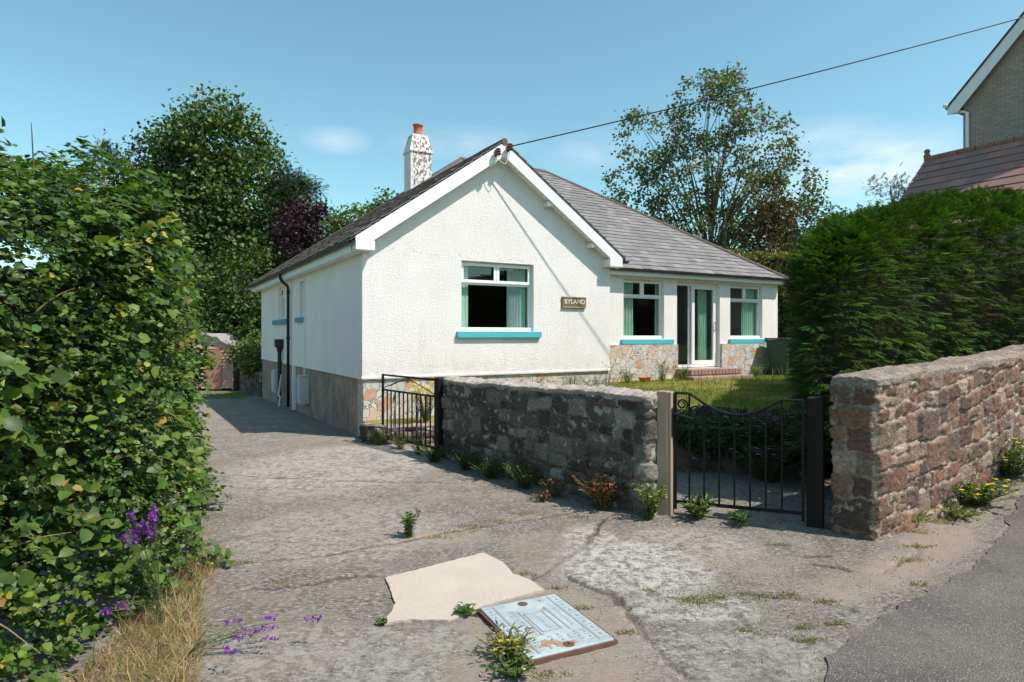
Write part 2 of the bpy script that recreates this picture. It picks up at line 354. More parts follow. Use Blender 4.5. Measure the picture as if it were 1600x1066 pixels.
def patch_mat():
    s = Mat('cream_concrete', .9, .15); n = s.noise(90, 5, .7); b = s.noise(3, 5); v = voro(s, 38)
    c = s.mix(b, (.43, .37, .31), (.60, .53, .46)); c = s.mix(s.rng(n, .42, .66, 0, .6), c, (.36, .29, .23)); c = s.mix(s.rng(v.outputs['Distance'], .10, .06, 0, .7), c, (.16, .14, .12)); s.col(c); s.bump(n, .006); return s.m
def soil_mat():
    s = Mat('soil', .95, .1); n = s.noise(18, 7, .7); s.col(s.ramp(n, [(.35, (.06, .042, .025)), (.55, (.13, .09, .055)), (.75, (.22, .16, .10))])); s.bump(n, .03); return s.m
def lawn_mat():
    s = Mat('lawn_turf', .95, .1); n = s.noise(1.5, 6, .65); f = s.noise(40, 4)
    c = s.ramp(n, [(.3, (.18, .19, .05)), (.5, (.30, .28, .09)), (.7, (.42, .36, .16))]); c = s.mix(s.rng(f, .4, .7, 0, .5), c, (.07, .09, .025)); s.col(c); s.bump(f, .03); return s.m
M['drive'] = drive_mat(); M['soil'] = soil_mat()
# base ground to the horizon
gx = np.r_[-1500, -600, -250, -120, np.arange(-60, 60.1, 1.5), 120, 250, 600, 1500]
X, Y = np.meshgrid(gx, gx+10); Z = H(X, Y) - .07
n = len(gx); I = np.arange(n*n).reshape(n, n); F = np.stack([I[:-1, :-1], I[:-1, 1:], I[1:, 1:], I[1:, :-1]], -1).reshape(-1, 4)
tag(npmesh('ground', np.c_[X.ravel(), Y.ravel(), Z.ravel()], F, m=ground_mat(), smooth=True), kind='structure')
DRIVE = [(-9, -3), (9, -3), (9, 3), (6.4, 7.3), (5.2, 6.9), (3.9, 6.5), (3.4, 7.3), (1.95, 7.8), (.9, 9.0), (.1, 10.1), (-2.2, 10.5), (-7.5, 19.6), (-9, 24), (-14, 22), (-9.5, 17), (-5.2, 9.5), (-3.0, 4.6), (-6, 1.8)]
dv = sheet('driveway', DRIVE, .09, H, M['drive'])
def segd(x, y, pl):
    d = np.full(x.shape, 9e9)
    for (ax, ay), (bx, by) in zip(pl[:-1], pl[1:]):
        ux, uy = bx-ax, by-ay; t = np.clip(((x-ax)*ux+(y-ay)*uy)/(ux*ux+uy*uy), 0, 1); d = np.minimum(d, np.hypot(x-ax-t*ux, y-ay-t*uy))
    return d
bpy.data.objects.remove(dv)
def inpoly(x, y, P):
    r = np.zeros(x.shape, bool); n = len(P)
    for i in range(n):
        (ax, ay), (bx, by) = P[i], P[(i+1) % n]
        c = ((ay > y) != (by > y)); r ^= c & (x < (bx-ax)*(y-ay)/((by-ay) if by != ay else 1e-9)+ax)
    return r
xs = np.r_[-15:-2.6:.15, -2.6:-2.2:.05, -2.2:3.2:.022, 3.2:4.4:.05, 4.4:9.1:.15]; ys = np.r_[-3:2.6:.15, 2.6:6.2:.022, 6.2:7.5:.05, 7.5:26:.15]
X, Y = np.meshgrid(xs, ys)
near = sst(9, 6, Y)
Z = H(X, Y) + near*(.007*fbm(X*7, Y*7, 0., 3, 4) + .004*fbm(X*25, Y*25, 0., 9, 3))
wx = .09*fbm(X*3, Y*3, 0., 21); wy = .09*fbm(X*3, Y*3, 0., 22); wX = X+wx+.02*fbm(X*20, Y*20, 0., 23); wY = Y+wy+.02*fbm(X*20, Y*20, 0., 24)
cracks = [[(.12, 4.17), (.45, 4.65), (.80, 5.6)], [(.38, 4.26), (.6, 3.9), (.70, 3.45), (.82, 3.0)], [(-2.2, 4.35), (-1.2, 4.75), (-.3, 5.35), (.5, 5.75)], [(-2.3, 3.7), (-1.3, 4.15), (-.83, 4.25)],
          [(.95, 3.86), (1.3, 3.95), (1.8, 3.9), (2.0, 3.75)], [(1.2, 3.9), (1.27, 3.45), (1.6, 3.3)], [(2.1, 4.5), (2.5, 4.3), (3.2, 4.9)], [(1.9, 4.7), (2.3, 4.66)], [(-3.5, 7.4), (-1.7, 7.1), (-.4, 7.0)]]
cr = np.zeros(X.shape)
for c in cracks: cr = np.maximum(cr, sst(.035, .008, segd(wX, wY, c)) * (.35+.65*sst(-.1, .25, fbm(X*4, Y*4, 0., 31))))
def blob(cx, cy, rx, ry, a=0): 
    dx, dy = wX-cx, wY-cy; c, s = math.cos(a), math.sin(a); return sst(1.25, .75, np.hypot((dx*c+dy*s)/rx, (-dx*s+dy*c)/ry))
worn = np.maximum.reduce([blob(.85, 4.45, .5, .55, .3), blob(1.0, 3.75, .4, .2)*.8, blob(.62, 4.9, .2, .5)*.8, blob(1.35, 4.9, .5, .4)*.5, blob(-.5, 3.2, 1.2, .35)*.45, blob(-1.4, 5.2, .9, .8)*.4, blob(-2.2, 8, 1.2, 1.6)*.55, blob(1.2, 3.2, .7, .3)*.4])
sandy = np.maximum.reduce([sst(.30, .16, segd(wX, wY, [(-.1, 3.6), (.24, 3.9), (.5, 3.4), (.1, 3.1), (-.1, 3.6)])), blob(.2, 3.05, .5, .3), sst(.28, .1, segd(wX, wY, [(2.1, 4.0), (2.6, 4.35), (3.3, 4.95), (4.2, 5.9)])), blob(-.45, 5.15, .3, .16), blob(1.6, 4.55, .5, .25)*.5, blob(.25, 4.7, .25, .5)*.45])
Z -= cr*.012*near
keep = inpoly(X, Y, DRIVE); ny, nx = X.shape; I = np.arange(nx*ny).reshape(ny, nx)
k = keep[:-1, :-1] | keep[1:, 1:]; F = np.stack([I[:-1, :-1][k], I[:-1, 1:][k], I[1:, 1:][k], I[1:, :-1][k]], -1)
used = np.unique(F); mpx = np.zeros(nx*ny, int); mpx[used] = np.arange(len(used)); F = mpx[F]
dv = npmesh('driveway', np.c_[X.ravel(), Y.ravel(), Z.ravel()][used], F, m=M['drive'], smooth=True); tag(dv, kind='structure')
for nm, ar in (('worn', worn), ('crack', cr), ('sandy', sandy)):
    a = dv.data.attributes.new(nm, 'FLOAT', 'POINT'); a.data.foreach_set('value', ar.ravel()[used].astype(np.float32))
ROAD = [(1.05, 2.2), (1.43, 2.95), (1.62, 3.23), (1.90, 3.47), (2.07, 3.60), (2.5, 3.9), (3.35, 4.55), (4.4, 5.6), (6.6, 7.5), (9.5, 11), (14, 15), (16, 12), (12, 4), (9, -2), (1, -2)]
sheet('road', ROAD, .12, lambda x, y: H(x, y), road_mat(), jag=.075, jf=6.5, dz=.010, thick=.03)
PATCH = [(-.83, 4.2), (-.53, 4.43), (-.21, 4.68), (-.07, 4.49), (.01, 4.26), (.12, 4.17), (.2, 4.0), (-.17, 3.76), (-.24, 3.67), (-.36, 3.57), (-.57, 3.58), (-.71, 3.53), (-.69, 3.8)]
sheet('concrete_patch', PATCH, .1, lambda x, y: H(x, y), patch_mat(), jag=.012, jf=20, dz=.012, thick=.03)

# ------------------------------------------------------------------ house
K = .70
house = tag(empty('bungalow', (-2.41, 10.3, 0), math.radians(29.74)), 'white rendered bungalow with slate roof, front gable and stone clad porch wing', 'house')
def panel(mb, x0, x1, z0, z1, holes, d, T):
    xs = sorted({x0, x1, *[h[0] for h in holes], *[h[1] for h in holes]}); zs = sorted({z0, z1, *[h[2] for h in holes], *[h[3] for h in holes]})
    hole = lambda i, j: any(h[0]-1e-6 <= xs[i] and xs[i+1] <= h[1]+1e-6 and h[2]-1e-6 <= zs[j] and zs[j+1] <= h[3]+1e-6 for h in holes)
    sol = {(i, j): not hole(i, j) for i in range(len(xs)-1) for j in range(len(zs)-1)}
    for (i, j), v in sol.items():
        if not v: continue
        a, b, c, e = xs[i], xs[i+1], zs[j], zs[j+1]
        q = lambda p: mb._add([T @ Vector(k) for k in p], [(0, 1, 2, 3)])
        q([(a,0,c),(b,0,c),(b,0,e),(a,0,e)]); q([(b,d,c),(a,d,c),(a,d,e),(b,d,e)])
        if not sol.get((i-1, j)): q([(a,d,c),(a,0,c),(a,0,e),(a,d,e)])
        if not sol.get((i+1, j)): q([(b,0,c),(b,d,c),(b,d,e),(b,0,e)])
        if not sol.get((i, j-1)): q([(a,d,c),(b,d,c),(b,0,c),(a,0,c)])
        if not sol.get((i, j+1)): q([(a,0,e),(b,0,e),(b,d,e),(a,d,e)])
I4 = Matrix.Identity(4); Tr = Matrix.Translation
TL = Tr((0, 10.4, 0)) @ Matrix.Rotation(-math.pi/2, 4, 'Z')       # left wall: local x runs from the back corner (s=10.4) to the front corner (s=0)
wl = lambda s: 10.4-s
m = MB(); panel(m, 0, 5.03, .9, 3.0, [(1.76, 3.24, 1.67, 2.91)], .28, I4)
m.prism([(0, 0, 3.0), (5.03, 0, 3.0), (5.03, 0, 3.1), (2.515, 0, 4.88), (0, 0, 3.1)], (0, .28, 0)); m.build('wall', M['render'], house)
m = MB(); panel(m, 0.0, 10.4, .9, 3.02, [(wl(4.82), wl(4.32), 2.0, 2.80), (wl(7.48), wl(6.67), 2.03, 2.84)], .28, TL @ Tr((0, 0, 0))); 
for v in range(len(m.v)): x, y, z = m.v[v]; m.v[v] = (x, max(y, .003) if y < .2 else y, z)
m.build('wall', M['smooth'], house)
m = MB(); panel(m, .02, 5.01, -.4, .9, [], .3, Tr((0, .02, 0))); m.build('plinth', M['crazy'], house)
m = MB(); panel(m, 0.0, 10.37, -.8, .9, [], .28, TL @ Tr((0, .025, 0))); m.build('plinth', M['plinth'], house)
m = MB(); m.box((-.02, -.022, .885), (5.05, .05, .93)); m.build('drip_course', M['render'], house, bevel=.01)
m = MB(); m.box((-.02, .06, .885), (.05, 10.38, .925)); m.build('drip_course', M['smooth'], house, bevel=.01)
HW = [(6.62, 7.88, 1.52, 2.92), (8.3, 9.79, .78, 2.92), (10.17, 11.41, 1.52, 2.92)]
m = MB(); panel(m, 5.03, 12.03, .5, 3.06, HW, .3, Tr((0, 1.5, 0))); m.box((4.75, .28, 0), (5.03, 1.6, 3.0)); m.build('wall', M['render'], house)
m = MB(); panel(m, 5.06, 8.28, .2, 1.38, [], .07, Tr((0, 1.44, 0))); m.build('cladding', M['crazy'], house); m = MB(); panel(m, 9.81, 12.05, .2, 1.38, [], .07, Tr((0, 1.44, 0))); m.build('cladding', M['crazy'], house)
m = MB(); m.box((11.75, 1.80, -.4), (12.03, 10.4, 3.06)); m.box((.28, 10.12, -.8), (11.75, 10.38, 3.0)); m.build('wall', M['render'], house)
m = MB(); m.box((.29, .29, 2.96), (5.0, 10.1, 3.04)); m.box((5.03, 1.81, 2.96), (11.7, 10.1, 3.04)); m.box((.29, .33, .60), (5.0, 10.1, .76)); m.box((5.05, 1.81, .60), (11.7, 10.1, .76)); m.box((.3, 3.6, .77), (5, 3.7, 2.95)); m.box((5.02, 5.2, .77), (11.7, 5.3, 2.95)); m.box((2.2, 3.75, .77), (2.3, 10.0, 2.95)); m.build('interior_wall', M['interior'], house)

def curtain(w, z0, z1, mat, parent, x, y, folds=9, amp=.022, nm='curtain'):
    n = folds*8; mb = MB(); vs = []; fs = []
    for j, z in enumerate(np.linspace(z0, z1, 6)):
        for i in range(n+1): vs.append((x+w*i/n, y+amp*math.sin(i/n*folds*2*math.pi+.4*math.sin(z*3))+.006*math.sin(i*1.7+z*5), z))
    for j in range(5):
        for i in range(n): a = j*(n+1)+i; fs.append((a, a+1, a+n+2, a+n+1))
    mb._add(vs, fs); return mb.build(nm, mat, parent, smooth=True)
def window(T, w, h, parent, curt=(), transom=.34, cols=2, sill=None, sillm=None, depth=.10, base=.07):
    root = MB(); f = .045; y0, y1 = depth, depth+.07
    def fr(mb, x0, x1, z0, z1, f, y0, y1): mb.box((x0, y0, z0), (x0+f, y1, z1)); mb.box((x1-f, y0, z0), (x1, y1, z1)); mb.box((x0+f, y0, z0), (x1-f, y1, z0+f)); mb.box((x0+f, y0, z1-f), (x1-f, y1, z1))
    fr(root, 0, w, 0, h, f, y0, y1); zt = h-transom-.02
    root.box((f, y0+.002, zt-.02), (w-f, y1-.002, zt+.025)); root.box((-.0, y0-.05, -.0+.001), (w, y0-.002, base))
    if cols == 2: root.box((w/2-.022, y0+.002, zt+.026), (w/2+.022, y1-.002, h-f-.001))
    o = root.build('window', M['upvc'], parent, bevel=.004); o.matrix_local = T
    for i in range(cols):
        a = f+i*(w/2-.022-f+.044) if cols == 2 else f; b = a+(w/2-.022-f) if cols == 2 else w-f
        sm = MB(); fr(sm, a-.02, b+.02, zt+.012, h-f+.02, .055, y0-.022, y0-.003); sm.build('sash', M['upvc'], o, bevel=.006)
        g = MB(); g.box((a+.01, y0+.03, zt+.03), (b-.01, y0+.036, h-f-.005)); g.build('pane', M['glass'], o)
    g = MB(); g.box((f-.005, y0+.03, f-.002), (w-f+.005, y0+.036, zt-.02)); g.build('pane', M['glass'], o)
    for (x, cw, mt, folds, amp) in curt: curtain(cw, .0, h-.02, M[mt], o, x, y1+.045, folds, amp)
    if sill:
        s = MB(); s.box((sill[0], -.065, sill[2]), (sill[1], depth-.055, sill[3])); s.build('sill', sillm, o, bevel=.008)
    return o
window(Tr((1.76, 0, 1.67)), 1.48, 1.24, house, [(.04, .19, 'curtain', 2, .006), (1.03, .28, 'net', 5, .03), (1.31, .12, 'curtain', 2, .006)], .37, 2, (-.10, 1.62, -.115, -.003), M['teal'])
window(Tr((6.62, 1.5, 1.52)), 1.26, 1.40, house, [(.04, .42, 'curtain', 5, .025), (1.16, .08, 'net', 2, .01)], .40, 2, (-.09, 1.50-.22+.25, -.135, -.02), M['teal'])
window(Tr((10.17, 1.5, 1.52)), 1.24, 1.40, house, [(.68, .46, 'curtain', 6, .025)], .40, 2, (-.07, 1.37, -.135, -.02), M['teal'])
window(TL @ Tr((wl(4.82), 0, 2.0)), .50, .80, house, [], .22, 1, (-.28, .57, -.11, 0.0), M['bteal'], .07, .03)
window(TL @ Tr((wl(7.48), 0, 2.03)), .81, .81, house, [], .25, 2, (-.62, 1.33, -.15, -.03), M['bteal'], .07, .03)
# sliding door
d = MB(); X0_, X1_, Z0_, Z1_ = 8.3, 9.79, .80, 2.915; y = 1.60
for a, b in (((X0_, y, Z0_), (X0_+.04, y+.12, Z1_)), ((X1_-.05, y, Z0_), (X1_, y+.12, Z1_)), ((X0_+.04, y, Z1_-.07), (X1_-.05, y+.12, Z1_)), ((X0_+.04, y, Z0_), (X1_-.05, y+.12, Z0_+.06))): d.box(a, b)
for x in (8.85,): d.box((x, y+.06, Z0_+.06), (x+.05, y+.11, Z1_-.07))
door = d.build('sliding_door', M['upvc'], house, bevel=.004)
p = MB(); a, b = 8.90, 9.74; z0, z1 = Z0_+.062, Z1_-.072
p.box((a, y-.01, z0), (a+.09, y+.045, z1)); p.box((b-.09, y-.01, z0), (b, y+.045, z1)); p.box((a+.09, y-.01, z0), (b-.09, y+.045, z0+.10)); p.box((a+.09, y-.01, z1-.08), (b-.09, y+.045, z1)); p.build('sliding_panel', M['upvc'], door, bevel=.005)
g = MB(); g.box((a+.085, y+.015, z0+.095), (b-.085, y+.021, z1-.075)); g.build('pane', M['glass'], door)
g = MB(); g.box((X0_+.038, y+.08, z0-.002), (8.852, y+.086, z1)); g.build('pane', M['glass'], door)
h = MB(); h.tube([(b-.045, y-.012, 1.72), (b-.045, y-.05, 1.74), (b-.045, y-.05, 1.92), (b-.045, y-.012, 1.94)], .011); h.build('handle', M['greyiron'], door, True)
curtain(.30, .85, 2.85, M['curtain'], door, 9.28, y+.17, 4, .03)
st = MB(); st.box((8.2, .95, .3), (9.95, 1.595, .775)); st.box((8.05, .70, .3), (10.1, .949, .62)); st.build('doorstep', stone_mat('step_brick', (.5, .45, .4), .62, .3) if 0 else M['plinth'], house, bevel=.015)
st = MB()
for i in range(15): st.box((8.2+.117*i, .93, .655), (8.2+.117*i+.105, .948, .775), col=(1, 1, 1))
st.build('step_riser', simple('riser_brick', (.30, .19, .15), .9, .2, .35, 14), house, bevel=.006)

# roof ------------------------------------------------------------
def clip(poly, n, d):
    out = []
    for i in range(len(poly)):
        a, b = poly[i], poly[(i+1) % len(poly)]; da = a[0]*n[0]+a[1]*n[1]-d; db = b[0]*n[0]+b[1]*n[1]-d
        if da >= 0: out.append(a)
        if (da >= 0) != (db >= 0): t = da/(da-db); out.append((a[0]+(b[0]-a[0])*t, a[1]+(b[1]-a[1])*t))
    return out
def slates(mb, poly, g, z0, d0, K, expo=.2, wid=.26, base=(.15, .14, .14), var=.22, lift=.012, brown=.0):
    """poly in plan, g: unit plan direction up the slope, d0: g-distance at the eave"""
    e = (-g[1], g[0]); cs = 1/math.sqrt(1+K*K); step = expo*cs; nrm = Vector((-g[0]*K, -g[1]*K, 1)).normalized()
    ds = [p[0]*g[0]+p[1]*g[1]-d0 for p in poly]; es = [p[0]*e[0]+p[1]*e[1] for p in poly]
    r = random.Random(3)
    for k in range(int(min(ds)/step)-1, int(max(ds)/step)+1):
        row = clip(clip(poly, g, d0+k*step), (-g[0], -g[1]), -(d0+(k+1)*step))
        if len(row) < 3: continue
        rr = [p[0]*e[0]+p[1]*e[1] for p in row]; off = (k % 2)*wid/2; i0 = int((min(rr)-off)/wid)-1
        for i in range(i0, int((max(rr)-off)/wid)+2):
            a = i*wid+off; c = clip(clip(row, e, a+.002), (-e[0], -e[1]), -(a+wid-.002))
            if len(c) < 3: continue
            t = 1+var*(r.random()*2-1); wr = r.random(); col = tuple(b*t*(1+brown*q*wr) for b, q in zip(base, (1.2, .3, -.2)))
            if r.random() < .05: col = tuple(x*1.35 for x in col)
            jl = lift*(1+.9*r.random()*r.random()); low = d0+k*step+.004*r.random()
            vs = []
            for p in c:
                dd = p[0]*g[0]+p[1]*g[1]; f = 1-(dd-(d0+k*step))/step; P = Vector((p[0], p[1], z0+K*(dd-d0))) + nrm*(.002+jl*f); vs.append(P)
            n = len(vs); vs2 = [v - nrm*(.012+.0*jl) for v in vs]
            mb._add(vs+vs2, [tuple(range(n))]+[(j, (j+1) % n+0 if False else j+n, (j+1) % n+n, (j+1) % n) for j in range(n)], col)
E0 = 3.13
faces = [([(-.25, -.22), (2.5, -.22), (2.5, 4.0), (4.6, 6.1), (-.25, 10.95)], (1, 0), -.25, (.19, .165, .16), .25),
         ([(5.25, -.22), (5.25, 1.25), (2.5, 4.0), (2.5, -.22)], (-1, 0), -5.25, (.15, .14, .14), .2),
         ([(5.25, 1.25), (12.12, 1.25), (7.4, 6.1), (4.6, 6.1), (2.5, 4.0)], (0, 1), 1.25, (.175, .17, .17), .10),
         ([(12.12, 1.25), (12.12, 10.95), (7.4, 6.1)], (-1, 0), -12.12, (.15, .14, .14), .2),
         ([(12.12, 10.95), (-.25, 10.95), (4.6, 6.1), (7.4, 6.1)], (0, -1), -10.95, (.15, .14, .14), .2)]
mb = MB(); deck = MB()
for poly, g, d0, base, br in faces:
    K = .7193 if d0 == -12.12 else .70
    slates(mb, poly, g, E0, d0, K, base=base, brown=br)
    n = len(poly); zf = lambda p: E0+K*(p[0]*g[0]+p[1]*g[1]-d0)
    if n == 5 and g == (1, 0):
        for sub in ([(-.25, -.2), (2.5, -.2), (2.5, 4.0), (-.25, 4.0)], [(-.25, 4.0), (2.5, 4.0), (4.6, 6.1), (-.25, 10.95)]): deck.prism([(p[0], p[1], zf(p)-.045) for p in sub], (0, 0, .03))
    else: deck.prism([(p[0], p[1], zf(p)-.045) for p in poly], (0, 0, .03))
roof = mb.build('roof', M['slate'], house, color=True); deck.build('roof_deck', M['gutter'], roof)
K = .70; rt = MB(); zr = E0+K*2.75; zm = E0+K*4.85
def ridge(a, b, r=.075, n=None):
    a, b = Vector(a), Vector(b); L_ = (b-a).length; k = max(1, int(L_/.45))
    for i in range(k): rt.tube([a.lerp(b, i/k)-Vector((0, 0, .02)), a.lerp(b, (i+.97)/k)-Vector((0, 0, .02))], r*(1+.05*(i % 2)), 10)
ridge((2.5, -.23, zr), (2.5, 4.0, zr), .06); ridge((2.5, 4, zr), (4.6, 6.1, zm), .06); ridge((4.6, 6.1, zm), (7.4, 6.1, zm)); ridge((12.12, 1.25, E0+.02), (7.4, 6.1, zm), .065); ridge((-.25, 10.95, E0+.02), (4.6, 6.1, zm), .055); ridge((12.12, 10.95, E0), (7.4, 6.1, zm), .055)
rt.build('ridge_tiles', simple('ridge_tile', (.12, .085, .075), .8, .3, .3, 10), roof, smooth=False)
# barge boards, soffits, fascias, gutters
apex = 2.5; zb = lambda x: E0-.03+K*(2.75-abs(x-apex))
for s_, lb in ((-1, 0), (1, 1)):
    x1 = apex+s_*2.67; b = MB()
    b.prism([(apex, -.215, zb(apex)), (x1, -.215, zb(x1)), (x1, -.215, zb(x1)-.10), (apex+s_*2.42, -.215, zb(apex+s_*2.42)-.25), (apex, -.215, zb(apex)-.25)], (0, .03, 0)); b.build('bargeboard', M['fascia'], house)
    b = MB(); q = sorted((x1, apex+s_*2.36)); b.box((q[0], -.226, 2.95), (q[1], -.001 if s_ < 0 else -.001, 3.10)); b.box((q[0], -.222, 2.945), (q[1], .0-.002, 2.9505)) if 0 else None; b.build('eave_box', M['fascia'], house, bevel=.004)
    b = MB(); b.prism([(apex, -.185, zb(apex)-.22), (x1, -.185, zb(x1)-.22+.0), (x1, -.185, zb(x1)-.205), (apex, -.185, zb(apex)-.205)], (0, .18, 0)); b.build('soffit', M['fascia'], house)
b = MB(); b.box((3.45, -.18, zb(3.45)-.36), (3.56, 0, zb(3.45)-.27)); b.build('purlin_end', M['fascia'], house, bevel=.01)
b = MB(); b.box((4.45, -.18, zb(4.45)-.36), (4.56, 0, zb(4.45)-.27)); b.build('purlin_end', M['fascia'], house, bevel=.01)
b = MB(); b.box((-.20, -.0, 2.92), (-.175, 10.9, 3.07)); b.box((-.174, .0, 2.93), (-.002, 10.9, 2.95)); b.build('fascia', M['fascia'], house)
b = MB(); b.box((5.19, 1.30, 2.98), (12.09, 1.325, 3.10)); b.box((5.06, 1.326, 3.0), (12.09, 1.498, 3.02)); b.box((12.065, 1.326, 2.98), (12.09, 10.9, 3.10)); b.build('fascia', M['fascia'], house)
def gutter(a, b, side, name='gutter'):
    a, b = Vector(a), Vector(b); d = (b-a).normalized(); o = Vector(side); mb = MB(); pr = []
    for k in range(9): t = math.pi*k/8; pr.append((-math.cos(t)*.055, -math.sin(t)*.055))
    pr += [(x*.86, z*.86) for x, z in pr[::-1]]
    mb.prism([a+o*x+Vector((0, 0, z)) for x, z in pr], b-a)
    L_ = (b-a).length; k = int(L_/.95)
    for i in range(k+1):
        p = a+d*(i*.95+.02); mb.prism([p+o*x*1.12+Vector((0, 0, z*1.15+.002)) for x, z in pr], d*.05)
    return mb.build(name, M['gutter'], house)
gutter((-.262, -.19, 3.095), (-.262, 10.9, 3.095), (1, 0, 0)); gutter((5.34, 1.24, 3.125), (12.14, 1.24, 3.125), (0, 1, 0)); gutter((5.255+.06, -.2, 3.09), (5.255+.06, 1.16, 3.09), (1, 0, 0))
# pipes on the shaded side and in the corner
b = MB(); b.tube([(-.26, 5.82, 3.05), (-.26, 5.82, 2.98), (-.22, 5.82, 2.90), (-.09, 5.82, 2.78), (-.07, 5.82, 2.70), (-.07, 5.82, -.12)], .036, 12)
for z in (2.6, 1.5, .4): b.tube([(-.07, 5.82, z), (-.07, 5.82, z+.07)], .045, 12)
b.build('downpipe', M['black'], house, smooth=True)
b = MB(); b.tube([(-.08, 6.9, 1.42), (-.08, 6.9, -.14)], .05, 12); b.box((-.19, 6.78, 1.30), (-.01, 7.02, 1.50)); b.tube([(-.08, 6.9, 1.3), (-.08, 6.9, 1.15)], [.085, .05], 12); b.build('waste_pipe', M['black'], house)
b = MB(); b.box((5.06, 1.34, .25), (5.17, 1.425, 3.0)); b.build('downpipe', simple('brown_downpipe', (.05, .03, .025), .5, .4, .3), house, bevel=.02)
b = MB(); b.tube([(-.02, 4.25, 2.92), (-.02, 4.25, .70)], .014); b.tube([(-.2, 4.4, 2.9), (-.12, 4.3, 2.8), (-.03, 4.26, 2.88)], .006); b.build('white_conduit', M['fascia'], house)
b = MB(); b.box((-.02, 3.95, -.0), (-.001, 4.0, .02)); 
def meter(s0, s1, z0, z1, dep, name='meter_box'):
    b = MB(); b.box((-dep, s0, z0), (.022, s1, z1)); b.box((-dep-.012, s0+.03, z0+.03), (-dep-.001, s1-.03, z1-.03)); b.prism([(-dep-.02, s0-.01, z1), (.02, s0-.01, z1+.03), (.02, s0-.01, z1+.005)], (0, s1-s0+.02, 0)); return b.build(name, M['box'], house, bevel=.008)
meter(3.95, 4.35, .12, .72, .16); meter(4.42, 4.60, .10, .70, .10); meter(7.25, 7.75, .12, .68, .14)
b = MB(); b.tube([(-.10, 6.5, .62), (-.24, 6.1, .15), (-.22, 6.0, .12), (-.30, 5.7, -.08)], .028, 10); b.build('loose_pipe', M['box'], house, smooth=True)
b = MB(); b.box((-.06, 5.35, -.15), (.02, 5.43, .92)); b.build('door_trim', M['fascia'], house, bevel=.004)
# chimney
def chim():
    c = Mat('flaking_white_chimney', .9, .15); n = c.noise(17, 6, .75, mapping=((1, 1, .6),)); k = c.noise(2.5, 3); f = c.rng(n, .505, .53)
    sp = c.n('SeparateXYZ'); c.l(c.co, sp.inputs[0])
    side = c.rng(sp.outputs[0], 3.10, 3.16)      # the weathered face has lost its paint
    c.col(c.mix(c.math('MULTIPLY', f, side), (.76, .74, .71), (.21, .15, .12))); c.bump(n, .02); return c.m
b = MB(); b.box((3.08, 5.96, 5.0), (3.68, 6.46, 6.50)); ch = b.build('chimney', chim(), house, bevel=.015)
b = MB(); b.prism([(3.05, 5.93, 6.50), (3.71, 5.93, 6.50), (3.71, 6.49, 6.50), (3.05, 6.49, 6.50)], (0, 0, .06))
b._add([(3.06, 5.94, 6.56), (3.70, 5.94, 6.56), (3.70, 6.48, 6.56), (3.06, 6.48, 6.56), (3.17, 6.03, 7.0), (3.59, 6.03, 7.0), (3.59, 6.39, 7.0), (3.17, 6.39, 7.0)], [(4, 5, 6, 7), (0, 1, 5, 4), (1, 2, 6, 5), (2, 3, 7, 6), (3, 0, 4, 7)]); b.build('chimney_cap', chim(), ch, bevel=.01)
b = MB(); b.lathe([(.125, 0), (.13, .05), (.115, .08), (.12, .26), (.14, .27), (.14, .31), (.11, .31), (.10, .1)], (3.38, 6.2, 7.0)); b.build('chimney_pot', M['terracotta'], ch, smooth=True)
# insulators at the apex
for x, z in ((2.32, 4.80), (2.56, 4.92)):
    b = MB(); b.box((x-.02, -.245, z-.06), (x+.02, -.218, z+.06)); b.tube([(x, -.22, z), (x, -.32, z)], .012); b.lathe([(.045, -.05), (.06, -.03), (.035, -.01), (.058, .01), (.035, .03), (.05, .05), (.02, .07)], (x, -.31, z), 12); b.build('insulator', simple('brown_porcelain', (.16, .06, .04), .3, .5, .2), house)
b = MB(); b.tube([(2.56, -.31, 4.93), (2.54, -.29, 4.72), (2.48, -.27, 4.62), (2.40, -.25, 4.66), (2.36, -.24, 4.75)], .006); b.tube([(2.32, -.31, 4.82), (2.28, -.28, 4.6), (2.2, -.2, 4.55)], .006); b.build('service_wire', M['fascia'], house)
# name sign
sg = MB(); sg.box((0, -.035, 0), (.56, -.003, .215)); sgo = sg.build('name_sign', wood_mat('sign_wood', (.12, .09, .045), (.24, .19, .10), 8, 1), None, bevel=.008)
c29, s29 = math.cos(math.radians(29.74)), math.sin(math.radians(29.74))
hw = lambda t, s, z=0: Vector((-2.41+c29*t-s29*s, 10.3+s29*t+c29*s, z))
sgo.location = hw(3.86, 0, 2.125); sgo.rotation_euler = (0, 0, math.radians(29.74)); tag(sgo, 'small carved wooden house name sign reading BYLAND on the white gable', 'sign')
def text(body, size, name, mat, parent, loc, rot, ext=.004, sp=1, sx=1):
    cu = bpy.data.curves.new(name, 'FONT'); cu.body = body; cu.size = size; cu.extrude = ext; cu.align_x = 'CENTER'; cu.align_y = 'CENTER'; cu.space_character = sp; cu.offset = .0025
    t = bpy.data.objects.new(name, cu); C.objects.link(t); dg = bpy.context.evaluated_depsgraph_get(); me = bpy.data.meshes.new_from_object(t.evaluated_get(dg)); bpy.data.objects.remove(t)
    o = link(name, me, mat, parent); o.location = loc; o.rotation_euler = rot; o.scale = (sx, 1, 1); return o
text('BYLAND', .125, 'lettering', simple('cream_letter', (.62, .58, .48), .7, .2, .1), sgo, (.285, -.038, .115), (math.radians(90), 0, 0), .006, 1.02)
f = MB(); f.box((0.0, -.045, 0), (.56, -.036, .022)); f.box((0, -.045, .193), (.56, -.036, .215)); f.build('sign_border', M['post'], sgo, bevel=.003)
